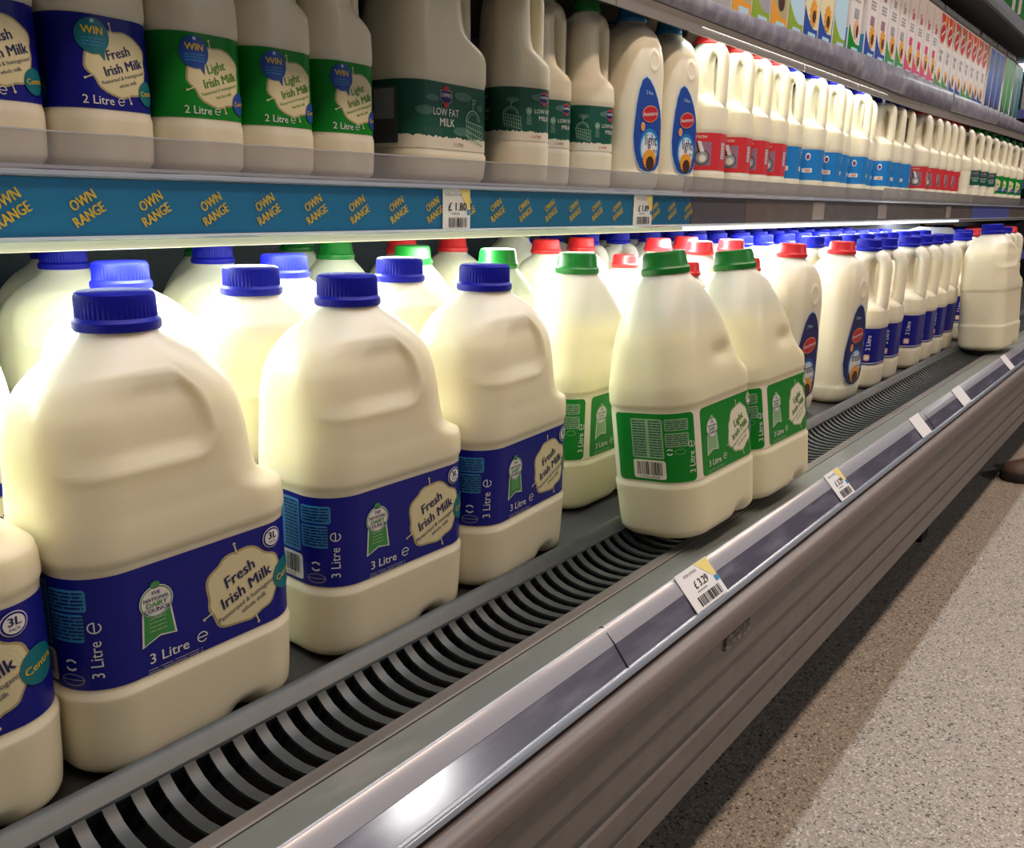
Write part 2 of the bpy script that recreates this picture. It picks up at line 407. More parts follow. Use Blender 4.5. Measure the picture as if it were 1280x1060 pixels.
class Print:
    """collects flat shapes in label coordinates (s,h) with one material per shape."""
    def __init__(self): self.V = []; self.F = []; self.I = []; self.mats = []
    def _add(self, V, Fc, mt, layer):
        if mt not in self.mats: self.mats.append(mt)
        k = self.mats.index(mt); o = len(self.V)
        self.V += [(x, y, layer) for x, y in V]
        self.F += [tuple(o+i for i in f) for f in Fc]; self.I += [k]*len(Fc)
    def rect(self, s0, s1, h0, h1, mt, layer=1, n=None):
        n = n or max(1, int(abs(s1-s0)/0.004))
        V = []; Fc = []
        for i in range(n+1):
            s = s0+(s1-s0)*i/n; V += [(s, h0), (s, h1)]
        for i in range(n): Fc.append((2*i, 2*i+2, 2*i+3, 2*i+1))
        self._add(V, Fc, mt, layer)
    def fan(self, pts, mt, layer=1, c=None):
        """star-shaped outline, ring-subdivided towards its centre."""
        n = len(pts); cx = c[0] if c else sum(p[0] for p in pts)/n; cy = c[1] if c else sum(p[1] for p in pts)/n
        V = []; Fc = []
        K = 5
        for k in range(K, 0, -1): V += [(cx+(p[0]-cx)*k/K, cy+(p[1]-cy)*k/K) for p in pts]
        V.append((cx, cy))
        for k in range(K-1):
            for i in range(n): j = (i+1) % n; Fc.append((k*n+i, k*n+j, (k+1)*n+j, (k+1)*n+i))
        for i in range(n): Fc.append(((K-1)*n+i, (K-1)*n+(i+1) % n, K*n))
        self._add(V, Fc, mt, layer)
    def ellipse(self, s, h, a, b, mt, layer=1, rot=0, n=28):
        cr, sr = math.cos(rot), math.sin(rot)
        self.fan([(s+a*math.cos(t)*cr-b*math.sin(t)*sr, h+a*math.cos(t)*sr+b*math.sin(t)*cr) for t in [2*math.pi*i/n for i in range(n)]], mt, layer, (s, h))
    def rrect(self, s0, s1, h0, h1, r, mt, layer=1):
        pts = []
        for cx, cy, a in ((s1-r, h1-r, 0), (s0+r, h1-r, 90), (s0+r, h0+r, 180), (s1-r, h0+r, 270)):
            for i in range(5): t = math.radians(a+90*i/4); pts.append((cx+r*math.cos(t), cy+r*math.sin(t)))
        # subdivide long runs
        out = []
        for i, p in enumerate(pts):
            q = pts[(i+1) % len(pts)]; L = math.hypot(q[0]-p[0], q[1]-p[1]); k = max(1, int(L/0.006))
            for j in range(k): out.append((p[0]+(q[0]-p[0])*j/k, p[1]+(q[1]-p[1])*j/k))
        self.fan(out, mt, layer)
    def ringline(self, s, h, a, b, wd, mt, layer=2, t0=0, t1=2*math.pi, n=26):
        V = []; Fc = []
        for i in range(n+1):
            t = t0+(t1-t0)*i/n
            V += [(s+(a-wd)*math.cos(t), h+(b-wd)*math.sin(t)), (s+a*math.cos(t), h+b*math.sin(t))]
        for i in range(n): Fc.append((2*i, 2*i+1, 2*i+3, 2*i+2))
        self._add(V, Fc, mt, layer)
    def line(self, p, q, wd, mt, layer=2):
        d = Vector((q[0]-p[0], q[1]-p[1])); L = d.length; d /= L; nn = Vector((-d.y, d.x))*wd/2
        k = max(1, int(L/0.006)); V = []; Fc = []
        for i in range(k+1):
            x, y = p[0]+d.x*L*i/k, p[1]+d.y*L*i/k; V += [(x-nn.x, y-nn.y), (x+nn.x, y+nn.y)]
        for i in range(k): Fc.append((2*i, 2*i+2, 2*i+3, 2*i+1))
        self._add(V, Fc, mt, layer)
    def text(self, t, s, h, size, mt, layer=3, rot=0, bold=0.0, shear=0.0, align='CENTER', sx=1.0):
        V, Fc = text2d(t, size, 0.0, shear, align); c, d = math.cos(rot), math.sin(rot)
        for o in ((-bold*size*0.9, bold*size*0.9) if bold > 0 else (0.0,)):        # heavier type: struck twice, a hair apart
            self._add([(s+(x*sx+o)*c-y*d, h+(x*sx+o)*d+y*c) for x, y in V], Fc, mt, layer if o <= 0 else layer+0.4)
    def esign(self, s, h, size, mt, layer=3, rot=0):
        """the estimated-quantity e mark"""
        V = []; Fc = []; n = 16; c, d = math.cos(rot), math.sin(rot)
        for i in range(n+1):
            t = math.radians(-35)+(-1)*(-math.radians(310))*i/n
            t = math.radians(0)+math.radians(320)*i/n
            for r in (size*0.40, size*0.5): x, y = r*math.cos(t), r*math.sin(t); V.append((s+x*c-y*d, h+x*d+y*c))
        for i in range(n): Fc.append((2*i, 2*i+1, 2*i+3, 2*i+2))
        self._add(V, Fc, mt, layer)
        a = (s-size*0.42*c, h-size*0.42*d); b = (s+size*0.46*c, h+size*0.46*d)
        self.line(a, b, size*0.1, mt, layer)
    def blob(self, s, h, a, b, mt, layer=2, seed=1, amp=0.09, n=56):
        rnd = random.Random(seed); ph = [rnd.uniform(0, 6.28) for _ in range(5)]
        pts = []
        for i in range(n):
            t = 2*math.pi*i/n
            r = 1+amp*(0.5*math.sin(3*t+ph[0])+0.35*math.sin(5*t+ph[1])+0.3*math.sin(9*t+ph[2])+0.25*abs(math.sin(6.5*t+ph[3])))
            pts.append((s+a*r*math.cos(t), h+b*r*math.sin(t)))
        self.fan(pts, mt, layer, (s, h))
        return pts
    def splash(self, s, h, a, b, fill, edge, layer=2, seed=1):
        self.blob(s, h, a*1.03, b*1.03, edge, layer, seed); self.blob(s, h, a*0.97, b*0.97, fill, layer+1, seed)
        for ang, l in ((100, 1.25), (205, 1.2), (285, 1.22)):
            t = math.radians(ang); self.line((s+a*0.95*math.cos(t), h+b*0.95*math.sin(t)), (s+a*l*math.cos(t), h+b*l*math.sin(t)), a*0.035, fill, layer+1)
            self.ellipse(s+a*l*math.cos(t), h+b*l*math.sin(t), a*0.04, a*0.04, fill, layer+1, n=8)
    def barcode(self, s0, s1, h0, h1, seed=3, layer=3, mt=None):
        rnd = random.Random(seed); s = s0
        while s < s1-0.0006:
            wd = rnd.choice((0.0004, 0.0006, 0.0009, 0.0012))*max((s1-s0)/0.025, 0.5); s2 = min(s+wd, s1)
            self.rect(s, s2, h0, h1, mt or MAT_BLACK, layer, 1); s = s2+rnd.choice((0.0005, 0.0008, 0.001))*max((s1-s0)/0.025, 0.5)
    def lines(self, s0, s1, h0, h1, n, mt, layer=3, seed=1, wd=0.45):
        rnd = random.Random(seed); dh = (h1-h0)/n
        for i in range(n):
            y = h0+dh*(i+0.5); s = s0
            while s < s1:
                e = min(s+rnd.uniform(0.15, 0.45)*(s1-s0), s1)
                self.rect(s, e, y-dh*wd/2, y+dh*wd/2, mt, layer, None); s = e+(s1-s0)*0.04
    def build(self, name, fn, parent=None, base=0.0005, gap=0.00018, maxlen=0.0042):
        me = mesh(name, self.V, self.F, self.mats, self.I)
        bm = bmesh.new(); bm.from_mesh(me)
        bmesh.ops.triangulate(bm, faces=[f for f in bm.faces if len(f.verts) > 4])
        for _ in range(5):
            ed_ = [e for e in bm.edges if abs(e.verts[0].co.x-e.verts[1].co.x) > maxlen]
            if not ed_: break
            bmesh.ops.subdivide_edges(bm, edges=ed_, cuts=1)
            bmesh.ops.triangulate(bm, faces=[f for f in bm.faces if len(f.verts) > 4])
        for v in bm.verts: v.co = Vector(fn(v.co.x, v.co.y, base+gap*v.co.z))
        bm.to_mesh(me); bm.free()
        return link(name, me, parent)
def wrap(rr, z0, k=1.0):
    def fn(s, h, off):
        x, y, nx, ny = rr(s); return (x+nx*off, y+ny*off, z0+h*k)
    return fn
def flat_front(x, y, z):
    """plane facing -y: s along +x"""
    return lambda s, h, off: (x+s, y-off, z+h)
def rosette(p, s, h, k, ribbon, text_m):
    """round award badge on a forked ribbon"""
    p.fan([(s-0.010*k, h+0.004*k), (s-0.012*k, h-0.024*k), (s+0.001*k, h-0.019*k), (s+0.013*k, h-0.021*k), (s+0.010*k, h+0.004*k)], MAT_WHITE, 2)
    p.fan([(s-0.0088*k, h+0.004*k), (s-0.0105*k, h-0.0225*k), (s+0.001*k, h-0.0175*k), (s+0.0115*k, h-0.0197*k), (s+0.0088*k, h+0.004*k)], ribbon, 3)
    p.lines(s-0.006*k, s+0.006*k, h-0.015*k, h-0.003*k, 4, MAT_PGREEN, 4, 5, 0.35)
    p.ellipse(s, h+0.008*k, 0.0118*k, 0.0118*k, MAT_WHITE, 4); p.ringline(s, h+0.008*k, 0.0112*k, 0.0112*k, 0.0007*k, ribbon, 5)
    p.ellipse(s, h+0.020*k, 0.0035*k, 0.003*k, ribbon, 4, n=8)
    for i, t in enumerate(('THE', 'NATIONAL', 'DAIRY', 'COUNCIL')):
        p.text(t, s, h+0.0145*k-0.0042*k*i, (0.0036, 0.0036, 0.0052, 0.0042)[i]*k, (text_m, text_m, MAT_MGREEN, text_m)[i], 6, bold=0.02)

# ------------------------------------------------------------------ the room
fl = link('floor', mesh('floor', [(-3, -4, 0), (9, -4, 0), (9, 4, 0), (-3, 4, 0)], [(0, 1, 2, 3)], M_FLOOR)); fl['kind'] = 'structure'
M_WALL = mat('store_wall_grey', (0.16, 0.17, 0.19), 0.7)
wb = link('wall_back', box_me('wall_back', 3, 1.45, 1.5, 12, 0.1, 3.0, M_WALL)); wb['kind'] = 'structure'
wr = link('wall_right', box_me('wall_right', 9.05, -1.3, 1.5, 0.1, 5.4, 3.0, M_WALL)); wr['kind'] = 'structure'

# ------------------------------------------------------------------ the refrigerated case
X0, X1 = -0.55, 5.2
case = thing('refrigerated_display_case', 'long grey open dairy chiller with slotted front grille and ribbed taupe front', 'chiller', (0, 0, 0))
prism('deck', [(0.474, -0.36), (1.25, -0.36), (1.25, -0.38), (0.474, -0.38)], X0, X1, M_DECK, case)
prism('back_panel', [(1.25, -0.45), (1.25, 1.20), (1.32, 1.20), (1.32, -0.45)], X0, X1, M_BACK, case)
prism('grille_lip', [(0.4740, -0.3600), (0.4738, -0.3475), (0.4722, -0.3450), (0.4690, -0.3456), (0.4655, -0.3478), (0.4585, -0.3530), (0.4560, -0.3520), (0.4555, -0.3535), (0.4600, -0.3600)], X0, X1, M_GRILLE, case, True)
prism('air_duct', [(0.47478, -0.35319), (0.47478, -0.43425), (0.39083, -0.43425), (0.39083, -0.36573), (0.39565, -0.36573), (0.39565, -0.42460), (0.46802, -0.42460), (0.46802, -0.35319)], X0, X1, M_DARK, case)
barc = [(0.4566, -0.3540), (0.45355, -0.35724), (0.44679, -0.36207), (0.43715, -0.36573), (0.42460, -0.36747), (0.41302, -0.36728), (0.40337, -0.36573), (0.39758, -0.36400)]
bar_me = prism_me('bar', thick(barc, 0.0026), -0.0040, 0.0040, M_GRILLE, True)
PITCH = 0.017853
for i in range(-38, 255):
    b = link('bar', bar_me, case); b.location = (0.3103*0.965+0.0089+PITCH*i, 0, 0)
prism('trim_strip', [(0.39999, -0.37056), (0.39999, -0.36332), (0.39854, -0.36207), (0.38311, -0.35676), (0.38166, -0.35734), (0.38166, -0.37056)], X0, X1, M_WOOD, case)
prism('ledge', [(0.38021, -0.37152), (0.38021, -0.35724), (0.37876, -0.35657), (0.35319, -0.35657), (0.35319, -0.37152)], X0, X1, M_LEDGE, case)
prism('price_rail', [(0.35367, -0.37152), (0.35435, -0.35657), (0.35271, -0.35464), (0.35029, -0.35531), (0.33920, -0.36641), (0.33920, -0.37635)], X0, X1, M_RAILTOP, case, True)
prism('rail_insert', [(0.33900, -0.36680), (0.32521, -0.38359), (0.33292, -0.39083), (0.33920, -0.38117)], X0, X1, M_RAIL, case)
prism('rail_bead', [(0.32540, -0.38291), (0.32328, -0.38330), (0.32086, -0.38600), (0.32057, -0.38889), (0.32521, -0.39179), (0.32906, -0.38889)], X0, X1, M_BEAD, case, True)
prism('bumper', [(0.32424, -0.39420), (0.31556, -0.39468), (0.30928, -0.39806), (0.30571, -0.40433), (0.30542, -0.41109), (0.30783, -0.41688), (0.31218, -0.42026), (0.32521, -0.42122)], X0, X1, M_BUMPER, case, True)
prism('front_panel', [(0.33292, -0.39179), (0.33292, -0.42026), (0.31314, -0.42122), (0.31314, -0.45934), (0.33292, -0.46127), (0.34740, -0.46127), (0.34740, -0.39179)], X0, X1, M_PANEL, case)
prism('ribbed_panel', [(0.34740, -0.46175), (0.31700, -0.46320), (0.31604, -0.47285), (0.31604, -0.49890), (0.32038, -0.50277), (0.32038, -0.51145), (0.31700, -0.51531), (0.31700, -0.53751),
                       (0.32134, -0.54136), (0.32134, -0.54908), (0.31942, -0.55294), (0.32038, -0.58093), (0.32424, -0.58479), (0.34740, -0.58479)], X0, X1, M_PANEL, case)
prism('kick_plate', [(0.47, -0.45), (0.47, -0.75), (0.50, -0.75), (0.50, -0.45)], X0, X1, M_KICK, case)
prism('case_underside', [(0.328, -0.5795), (1.30, -0.5795), (1.30, -0.5850), (0.328, -0.5850)], X0, X1, M_KICK, case)
for xx in (0.52, 2.06, 3.6): prism('support_foot', [(0.40, -0.586), (0.40, -0.75), (0.46, -0.75), (0.46, -0.586)], xx, xx+0.06, M_KICK, case)
# end panel between two case lengths
prism('case_divider', [(0.395, -0.372), (0.47, -0.24), (0.56, -0.10), (0.60, -0.055), (1.25, -0.055), (1.25, -0.36), (0.50, -0.36)], 2.86, 2.88, mat('divider_grey', (0.17, 0.17, 0.175), 0.4), case)
bg = link('badge', box_me('badge', 0.785, 0.3122, Z0-0.4290, 0.060, 0.004, 0.017, mat('badge_rough_brown', (0.12, 0.105, 0.10), 0.7, noise=(160, (0.28, 0.25, 0.23), 0.5, 0.6), bump=0.8), 0.0012), case)
bg['label'] = 'small rough maker plate with illegible relief'
# joint in the rail
for xx in (0.583, 1.65): prism('rail_joint', [(0.3552, -0.3556), (0.3524, -0.3538), (0.3386, -0.3659), (0.3242, -0.3830), (0.3240, -0.3860), (0.3450, -0.3700)], xx, xx+0.0012, M_DARK, case)
# left-over marks of old tape on the ledge and rail
TAPE = mat('tape_remnant', (0.36, 0.35, 0.37), 0.5)

# ------------------------------------------------------------------ middle shelf
YS = 0.62
shelf = thing('middle_shelf', 'grey steel shelf with clear front guard and blue promo strip above the milk deck', 'shelf', (0, 0, 0))
prism('shelf_plate', [(0.622, 0.0125), (0.622, -0.020), (0.64, -0.028), (1.249, -0.028), (1.249, 0.018), (0.64, 0.018)], X0, X1, M_SHELF, shelf)
prism('shelf_edge_bead', [(0.6215, 0.0150), (0.6165, 0.0135), (0.6155, 0.0110), (0.6185, 0.0095), (0.6215, 0.0100)], X0, X1, mat('bead_steel_blue', (0.24, 0.26, 0.31), 0.25, coat=0.5), shelf, True)
prism('strip_backing', [(0.6215, 0.0095), (0.6205, 0.0095), (0.6205, -0.0315), (0.6215, -0.0315)], X0, X1, M_OLDRAIL, shelf)
prism('strip_bottom_bead', [(0.6220, -0.0300), (0.6175, -0.0300), (0.6165, -0.0318), (0.6185, -0.0335), (0.6220, -0.0325)], X0, X1, mat('bead_pale_blue', (0.32, 0.38, 0.44), 0.25, coat=0.6), shelf, True)
prism('lamp_housing', [(0.6225, -0.0335), (0.6195, -0.0335), (0.6190, -0.0395), (0.626, -0.0405), (0.640, -0.0400), (0.640, -0.0300)], X0, 1.20, M_DIFF, shelf)
prism('lamp_housing', [(0.6225, -0.0335), (0.6195, -0.0335), (0.6190, -0.0395), (0.626, -0.0405), (0.640, -0.0400), (0.640, -0.0300)], 1.203, 3.05, M_DIFFC, shelf)
prism('lamp_housing', [(0.6225, -0.0335), (0.6195, -0.0335), (0.6190, -0.0395), (0.626, -0.0405), (0.640, -0.0400), (0.640, -0.0300)], 3.053, X1, mat('lamp_housing_grey', (0.32, 0.34, 0.33), 0.4), shelf)
prism('front_guard', [(0.6200, 0.0150), (0.6185, 0.0386), (0.6170, 0.0386), (0.6185, 0.0150)], X0, 1.19, M_GUARD, shelf)
prism('front_guard', [(0.6200, 0.0150), (0.6185, 0.0392), (0.6170, 0.0392), (0.6185, 0.0150)], 1.193, 2.2, M_GUARD2, shelf)
prism('front_guard', [(0.6200, 0.0150), (0.6185, 0.0440), (0.6170, 0.0440), (0.6185, 0.0150)], 2.203, 3.2, M_GUARD, shelf)
prism('front_guard', [(0.6200, 0.0150), (0.6185, 0.0440), (0.6170, 0.0440), (0.6185, 0.0150)], 3.203, X1, M_GUARD2, shelf)
prism('guard_edge', [(0.6190, 0.0386), (0.6190, 0.0396), (0.6168, 0.0396), (0.6168, 0.0386)], X0, 1.19, mat('guard_edge_pale', (0.42, 0.41, 0.45), 0.3), shelf)
ps = prism('promo_strip', [(0.6204, 0.0090), (0.6196, 0.0090), (0.6196, -0.0298), (0.6204, -0.0298)], X0, 1.222, MAT_OWN, shelf)
ps['label'] = 'bright blue strip printed with yellow slanted words'
pr = Print()
for i in range(-14, 20):
    xx = 0.255+i*0.0505
    if xx > 1.215 or 0.690 < xx+0 < 0.695: continue
    pr.text('OWN', xx-0.0022, 0.0047, 0.0105, MAT_YELLOW, 2, rot=0.52, bold=0.025, sx=0.74)
    pr.text('RANGE', xx+0.0015, -0.0052, 0.0105, MAT_YELLOW, 2, rot=0.52, bold=0.025, sx=0.74)
pr.build('lettering', flat_front(0, 0.6196, Z0-0.0105), ps)
prism('strip_cover', [(0.6188, 0.0095), (0.6184, 0.0095), (0.6184, -0.0302), (0.6188, -0.0302)], X0, 1.222, clear_plastic('strip_cover_clear', (0.97, 0.98, 1.0), 0.01), shelf)
# worn inserts further along the shelf
prism('old_insert', [(0.6204, 0.0090), (0.6196, 0.0090), (0.6196, -0.0298), (0.6204, -0.0298)], 1.226, 1.42, mat('old_insert_slate', (0.085, 0.083, 0.105), 0.4), shelf)
prism('old_insert', [(0.6204, 0.0085), (0.6196, 0.0085), (0.6196, -0.0300), (0.6204, -0.0300)], 1.424, 2.55, M_OLDRAIL, shelf)
prism('old_insert', [(0.6204, 0.0085), (0.6196, 0.0085), (0.6196, -0.0300), (0.6204, -0.0300)], 3.23, 3.9, mat('blue_rail_card', (0.09, 0.12, 0.42), 0.4), shelf)
for x0, x1 in ((1.745, 1.81), (2.18, 2.25), (2.86, 2.92)): 
    t = prism('old_paper', [(0.6195, 0.0070), (0.6190, 0.0070), (0.6185, -0.0270), (0.6192, -0.0270)], x0, x1, mat('old_paper_beige', (0.30, 0.27, 0.25), 0.6), shelf)
for xx in (2.62, 4.3): prism('bracket', [(0.63, -0.028), (0.63, -0.05), (0.66, -0.06), (1.2, -0.05), (1.2, -0.028)], xx, xx+0.006, M_DARK, shelf)
# fluorescent tube under the shelf front
for x0, x1 in ((-0.5, 1.19), (1.22, 2.95)):
    tb = tube_me('lamp_tube', [(x0, 0.685, Z0-0.0340), ((x0+x1)/2, 0.685, Z0-0.0340), (x1, 0.685, Z0-0.0340)], [0.0055, 0.0055, 0.0055], M_TUBE, 10)
    link('lamp_tube', tb, shelf)

# ------------------------------------------------------------------ upper shelf
ush = thing('upper_shelf', 'upper steel shelf with warped lilac price rail carrying the tall cartons', 'shelf', (0, 0, 0))
YU = 0.765
def zb(x): return 0.3205+0.030*sstep0(2.75, 5.0, x)                    # foot of the price rail
def zt(x): return 0.343+0.038*sstep0(1.2, 2.8, x)+0.012*sstep0(3.2, 5.0, x)   # top of the price rail
def sstep0(a, b, x): t = max(0, min(1, (x-a)/(b-a))); return t*t*(3-2*t)
def uz(x): return max(zt(x)-0.022, zb(x)+0.004)-0.0125
def useg(x0, x1, yf=0.768, lip=0.030):
    def pf(x): b = zb(x); t = max(zt(x)-0.022, b+0.004); return [(yf, b-lip), (yf, b), (yf+0.004, t), (1.249, t), (1.249, b), (yf+0.006, b), (yf+0.004, b-lip)]
    prism('shelf_plate', pf(x0), x0, x1, M_SHELFU, ush, prof1=pf(x1))
def rail(x0, x1, f0, f1):
    def pf(x, k): b, t = zb(x), zt(x); h = t-b; return [(0.767, b-0.002), (0.765-k*0.5, b+0.001), (0.760-k, b+h*0.55), (0.762-k*0.6, t), (0.7635-k*0.6, t), (0.7615-k, b+h*0.55), (0.7670, b+0.003)]
    return prism('price_rail', pf(x0, f0), x0, x1, M_URAIL, ush, True, pf(x1, f1))
useg(-0.5, 1.06, 0.66)  # deeper stretch out of view, added to shade the bottles below it
useg(1.063, 1.222)
for x0, x1 in ((1.225, 2.02), (2.023, 2.40), (2.403, 3.02), (3.023, 3.62), (3.623, 4.25), (4.253, 5.0)): useg(x0, x1)
for x0, x1, f0, f1 in ((1.225, 1.70, 0.0, 0.001), (1.702, 2.40, 0.001, 0.003), (2.402, 2.80, 0.002, 0.008), (2.802, 3.40, 0.006, 0.0), (3.402, 4.2, 0.004, 0.006), (4.202, 5.0, 0.006, 0.0)): rail(x0, x1, f0, f1)
for xx in (1.46, 2.66, 3.75): prism('shelf_bracket', [(0.769, 0.292), (0.772, 0.280), (0.778, 0.280), (0.783, 0.318), (1.249, 0.319), (0.80, 0.3195), (0.773, 0.3195)], xx, xx+0.006, M_DARK, ush)
link('lamp_tube', tube_me('lamp_tube', [(1.52, 0.7775, Z0+0.309), (2.0, 0.7775, Z0+0.309), (2.66, 0.7775, Z0+0.309)], [0.0035]*3, M_TUBE, 10), ush)
# topmost shelf / canopy above the cartons
tsh = thing('top_shelf', 'dark top shelf with grey front edge above the row of cartons', 'shelf', (0, 0, 0))
prism('shelf_plate', [(0.737, 0.700), (0.737, 0.730), (1.249, 0.730), (1.249, 0.700)], X0, 4.95, mat('top_shelf_dark', (0.035, 0.037, 0.042), 0.5), tsh)
prism('front_edge', [(0.725, 0.690), (0.720, 0.705), (0.725, 0.735), (0.737, 0.735), (0.737, 0.690)], X0, 4.95, mat('top_edge_grey', (0.11, 0.115, 0.13), 0.4), tsh)

# ------------------------------------------------------------------ bottle meshes
def cap_blue_me(): return lathe_me('cap', [(0.0252, 0), (0.0259, 0.0015), (0.0257, 0.0055), (0.0243, 0.0066), (0.0238, 0.0078), (0.0236, 0.0195), (0.0228, 0.0219), (0.0212, 0.0230), (0.0005, 0.0232)], BLUECAP, 96, (0.0075, 0.0200, 0.0008))
def cap_soft_me(m_): return lathe_me('cap', [(0.0254, 0), (0.0261, 0.002), (0.0258, 0.0058), (0.0247, 0.0070), (0.0240, 0.0085), (0.0226, 0.0195), (0.0212, 0.0226), (0.0190, 0.0232), (0.0005, 0.0233)], m_, 56, (0.0085, 0.0195, 0.0003))
CAP_B, CAP_G, CAP_R = cap_blue_me(), cap_soft_me(GREENCAP), cap_soft_me(REDCAP)

LZ0, LZ1 = 0.0655, 0.1375
def body_tab(a, b):
    return [(0.000, .068, .068, .038, .038, .030), (0.003, .0755, .0755, .0455, .0455, .032), (0.010, .0805, .0805, .0505, .0505, .033), (a-0.016, .0822, .0822, .0522, .0522, .033),
        (a-0.006, .0826, .0826, .0526, .0526, .033), (a-0.002, .0806, .0806, .0506, .0506, .031), (b+0.0015, .0805, .0805, .0505, .0505, .031), (b+0.005, .0812, .0812, .0512, .0512, .032), (b+0.008, .0823, .0823, .0523, .0523, .033)]
BODY = body_tab(LZ0, LZ1)
DOME_TOP_B = [(0.159, .0822, .0818, .0522, .0520, .033), (0.1645, .0821, .0800, .0520, .0515, .033), (0.168, .0820, .0725, .0518, .0512, .033), (0.172, .0819, .0655, .0516, .0511, .033), (0.178, .0818, .0612, .0515, .0510, .034), (0.192, .0815, .0585, .0510, .0505, .035),
       (0.208, .0810, .0568, .0505, .0500, .036), (0.225, .0785, .0540, .0492, .0485, .037), (0.238, .0730, .0495, .0468, .0462, .037), (0.247, .0660, .0430, .0438, .043, .036), (0.255, .0575, .0355, .0395, .0395, .034), (0.262, .0485, .0275, .0338, .033, .031),
       (0.268, .0408, .0185, .0282, .0282, .0282), (0.272, .0375, .0120, .0247, .0247, .0247), (0.278, .0355, .0095, .0225, .0225, .0225)]
DOME_TOP_G = [(0.159, 0.0822, 0.0815, .0522, .0520, .033), (0.165, 0.0815, 0.0760, .0518, .0515, .033), (0.172, 0.0805, 0.0675, .0513, .0510, .034), (0.185, 0.0782, 0.0603, .0502, .0500, .035), (0.205, 0.0740, 0.0525, .0480, .0480, .036),
       (0.225, 0.0674, 0.0441, .0445, .0445, .036), (0.242, 0.0593, 0.0352, .0400, .0400, .035), (0.256, 0.0507, 0.0263, .0342, .0342, .032), (0.266, 0.0437, 0.0183, .0290, .0290, .029), (0.272, 0.0385, 0.0125, .0250, .0250, .025), (0.278, 0.0355, 0.0095, .0225, .0225, .0225)]
DOME_B = BODY+DOME_TOP_B; DOME_G = BODY+DOME_TOP_G; DOME_L = body_tab(0.0425, 0.1195)+[(0.150, .0823, .0823, .0523, .0523, .033), (0.160, .0820, .0790, .0520, .0520, .033), (0.168, .0816, .0680, .0515, .0515, .033), (0.176, .0810, .0500, .0508, .0508, .033), (0.185, .0802, .0400, .0502, .0502, .033),
       (0.200, .0790, .0355, .0492, .0492, .033), (0.225, .0750, .0345, .0470, .0470, .033), (0.243, .0680, .0350, .0435, .0435, .033), (0.255, .0570, .0340, .0385, .0385, .032), (0.263, .0455, .0310, .0325, .0325, .030), (0.269, .0345, .0270, .0270, .0270, .027), (0.273, .0265, .0240, .0240, .0240, .024), (0.278, .0225, .0225, .0225, .0225, .0225)]
def sstep(a, b, x): t = max(0, min(1, (x-a)/(b-a))); return t*t*(3-2*t)
def dome_disp(x, y, z, nx, ny, s):
    """grip hollow with a raised seam round it on the front and left corner, and a small foot arch at the base."""
    d = 0.0
    L2 = 0.2345
    for sc in (-0.0245, L2*2-0.0245-0.075 if False else -9):
        cz, ax, az, rr = 0.2245, 0.0700, 0.0275, 0.024
        qx, qz = abs(s-sc)-(ax-rr), abs(z-cz)-(az-rr)
        e = -(math.hypot(max(qx, 0), max(qz, 0))+min(max(qx, qz), 0)-rr)
        d += -0.0032*sstep(0, 0.014, e)*(0.35+0.65*sstep(-0.10, -0.01, s))+0.0010*math.exp(-((e+0.0005)/0.0016)**2)
    if z < 0.02 and ny < -0.5: d -= 0.012*sstep(0.020, 0.004, z)*math.exp(-((x-0.028)/0.011)**2)
    return d
def foot_disp(x, y, z, nx, ny, s):
    d = 0
    if z < 0.02 and ny < -0.5: d -= 0.010*sstep(0.020, 0.004, z)*math.exp(-((x-0.028)/0.011)**2)
    if 0.17 < z < 0.215 and abs(ny) > 0.4: d -= 0.004*sstep(0.3, 0.9, abs(ny))*math.exp(-((z-0.188)/0.010)**2)*math.exp(-((x-0.012)/0.024)**2)
    return d
def HANDLE3(m_): return tube_me('handle', [(0.050, 0.016, 0.145), (0.0500, 0.020, 0.175), (0.0500, 0.022, 0.205), (0.0455, 0.020, 0.228), (0.028, 0.013, 0.246), (0.008, 0.006, 0.257)], [0.016, 0.0130, 0.0120, 0.0120, 0.0125, 0.013], m_, 14, 1.25)
B3 = loft_me('body', DOME_B, MILK, 0.0025, dome_disp); H3 = HANDLE3(MILK)
G3 = loft_me('body', DOME_G, GREENISH, 0.003, foot_disp); HG3 = HANDLE3(GREENISH)
B3L = loft_me('body', DOME_L, MILK2, 0.004)
H3L = tube_me('handle', [(0.058, 0, 0.142), (0.0660, 0, 0.165), (0.0680, 0, 0.188), (0.0675, 0, 0.222), (0.0645, 0, 0.246), (0.0530, 0, 0.261), (0.032, 0, 0.266), (0.010, 0, 0.264)], [0.019, 0.0138, 0.0128, 0.0128, 0.0132, 0.0132, 0.013, 0.013], MILK2, 14, 1.4)
RR3 = RR(0.0805, 0.0505, 0.031)

# two-litre bottle with an open handle on +x -------------------------------
def t2_tab(a, b): return [(0, .040, .040, .040, .040, .030), (0.003, .0455, .0455, .0455, .0455, .033), (0.010, .0495, .0495, .0495, .0495, .034), (a-0.010, .0505, .0505, .0505, .0505, .034), (a-0.005, .0505, .0505, .0505, .0505, .034), (a-0.001, .0492, .0492, .0492, .0492, .033),
      (b+0.001, .0490, .0490, .0490, .0490, .033), (b+0.005, .0505, .0505, .0505, .0505, .034), (0.158, .0500, .0495, .0500, .0500, .034), (0.166, .0488, .0440, .0490, .0490, .034), (0.174, .0478, .0300, .0480, .0480, .031),
      (0.182, .0472, .0180, .0468, .0468, .028), (0.200, .0466, .0130, .0455, .0455, .027), (0.230, .0450, .0120, .0430, .0430, .026), (0.248, .0420, .0140, .0400, .0400, .026), (0.258, .0375, .0190, .0355, .0355, .026), (0.265, .0315, .0235, .0300, .0300, .0265),
      (0.270, .0255, .0240, .0245, .0245, .0245), (0.277, .0225, .0225, .0225, .0225, .0225)]
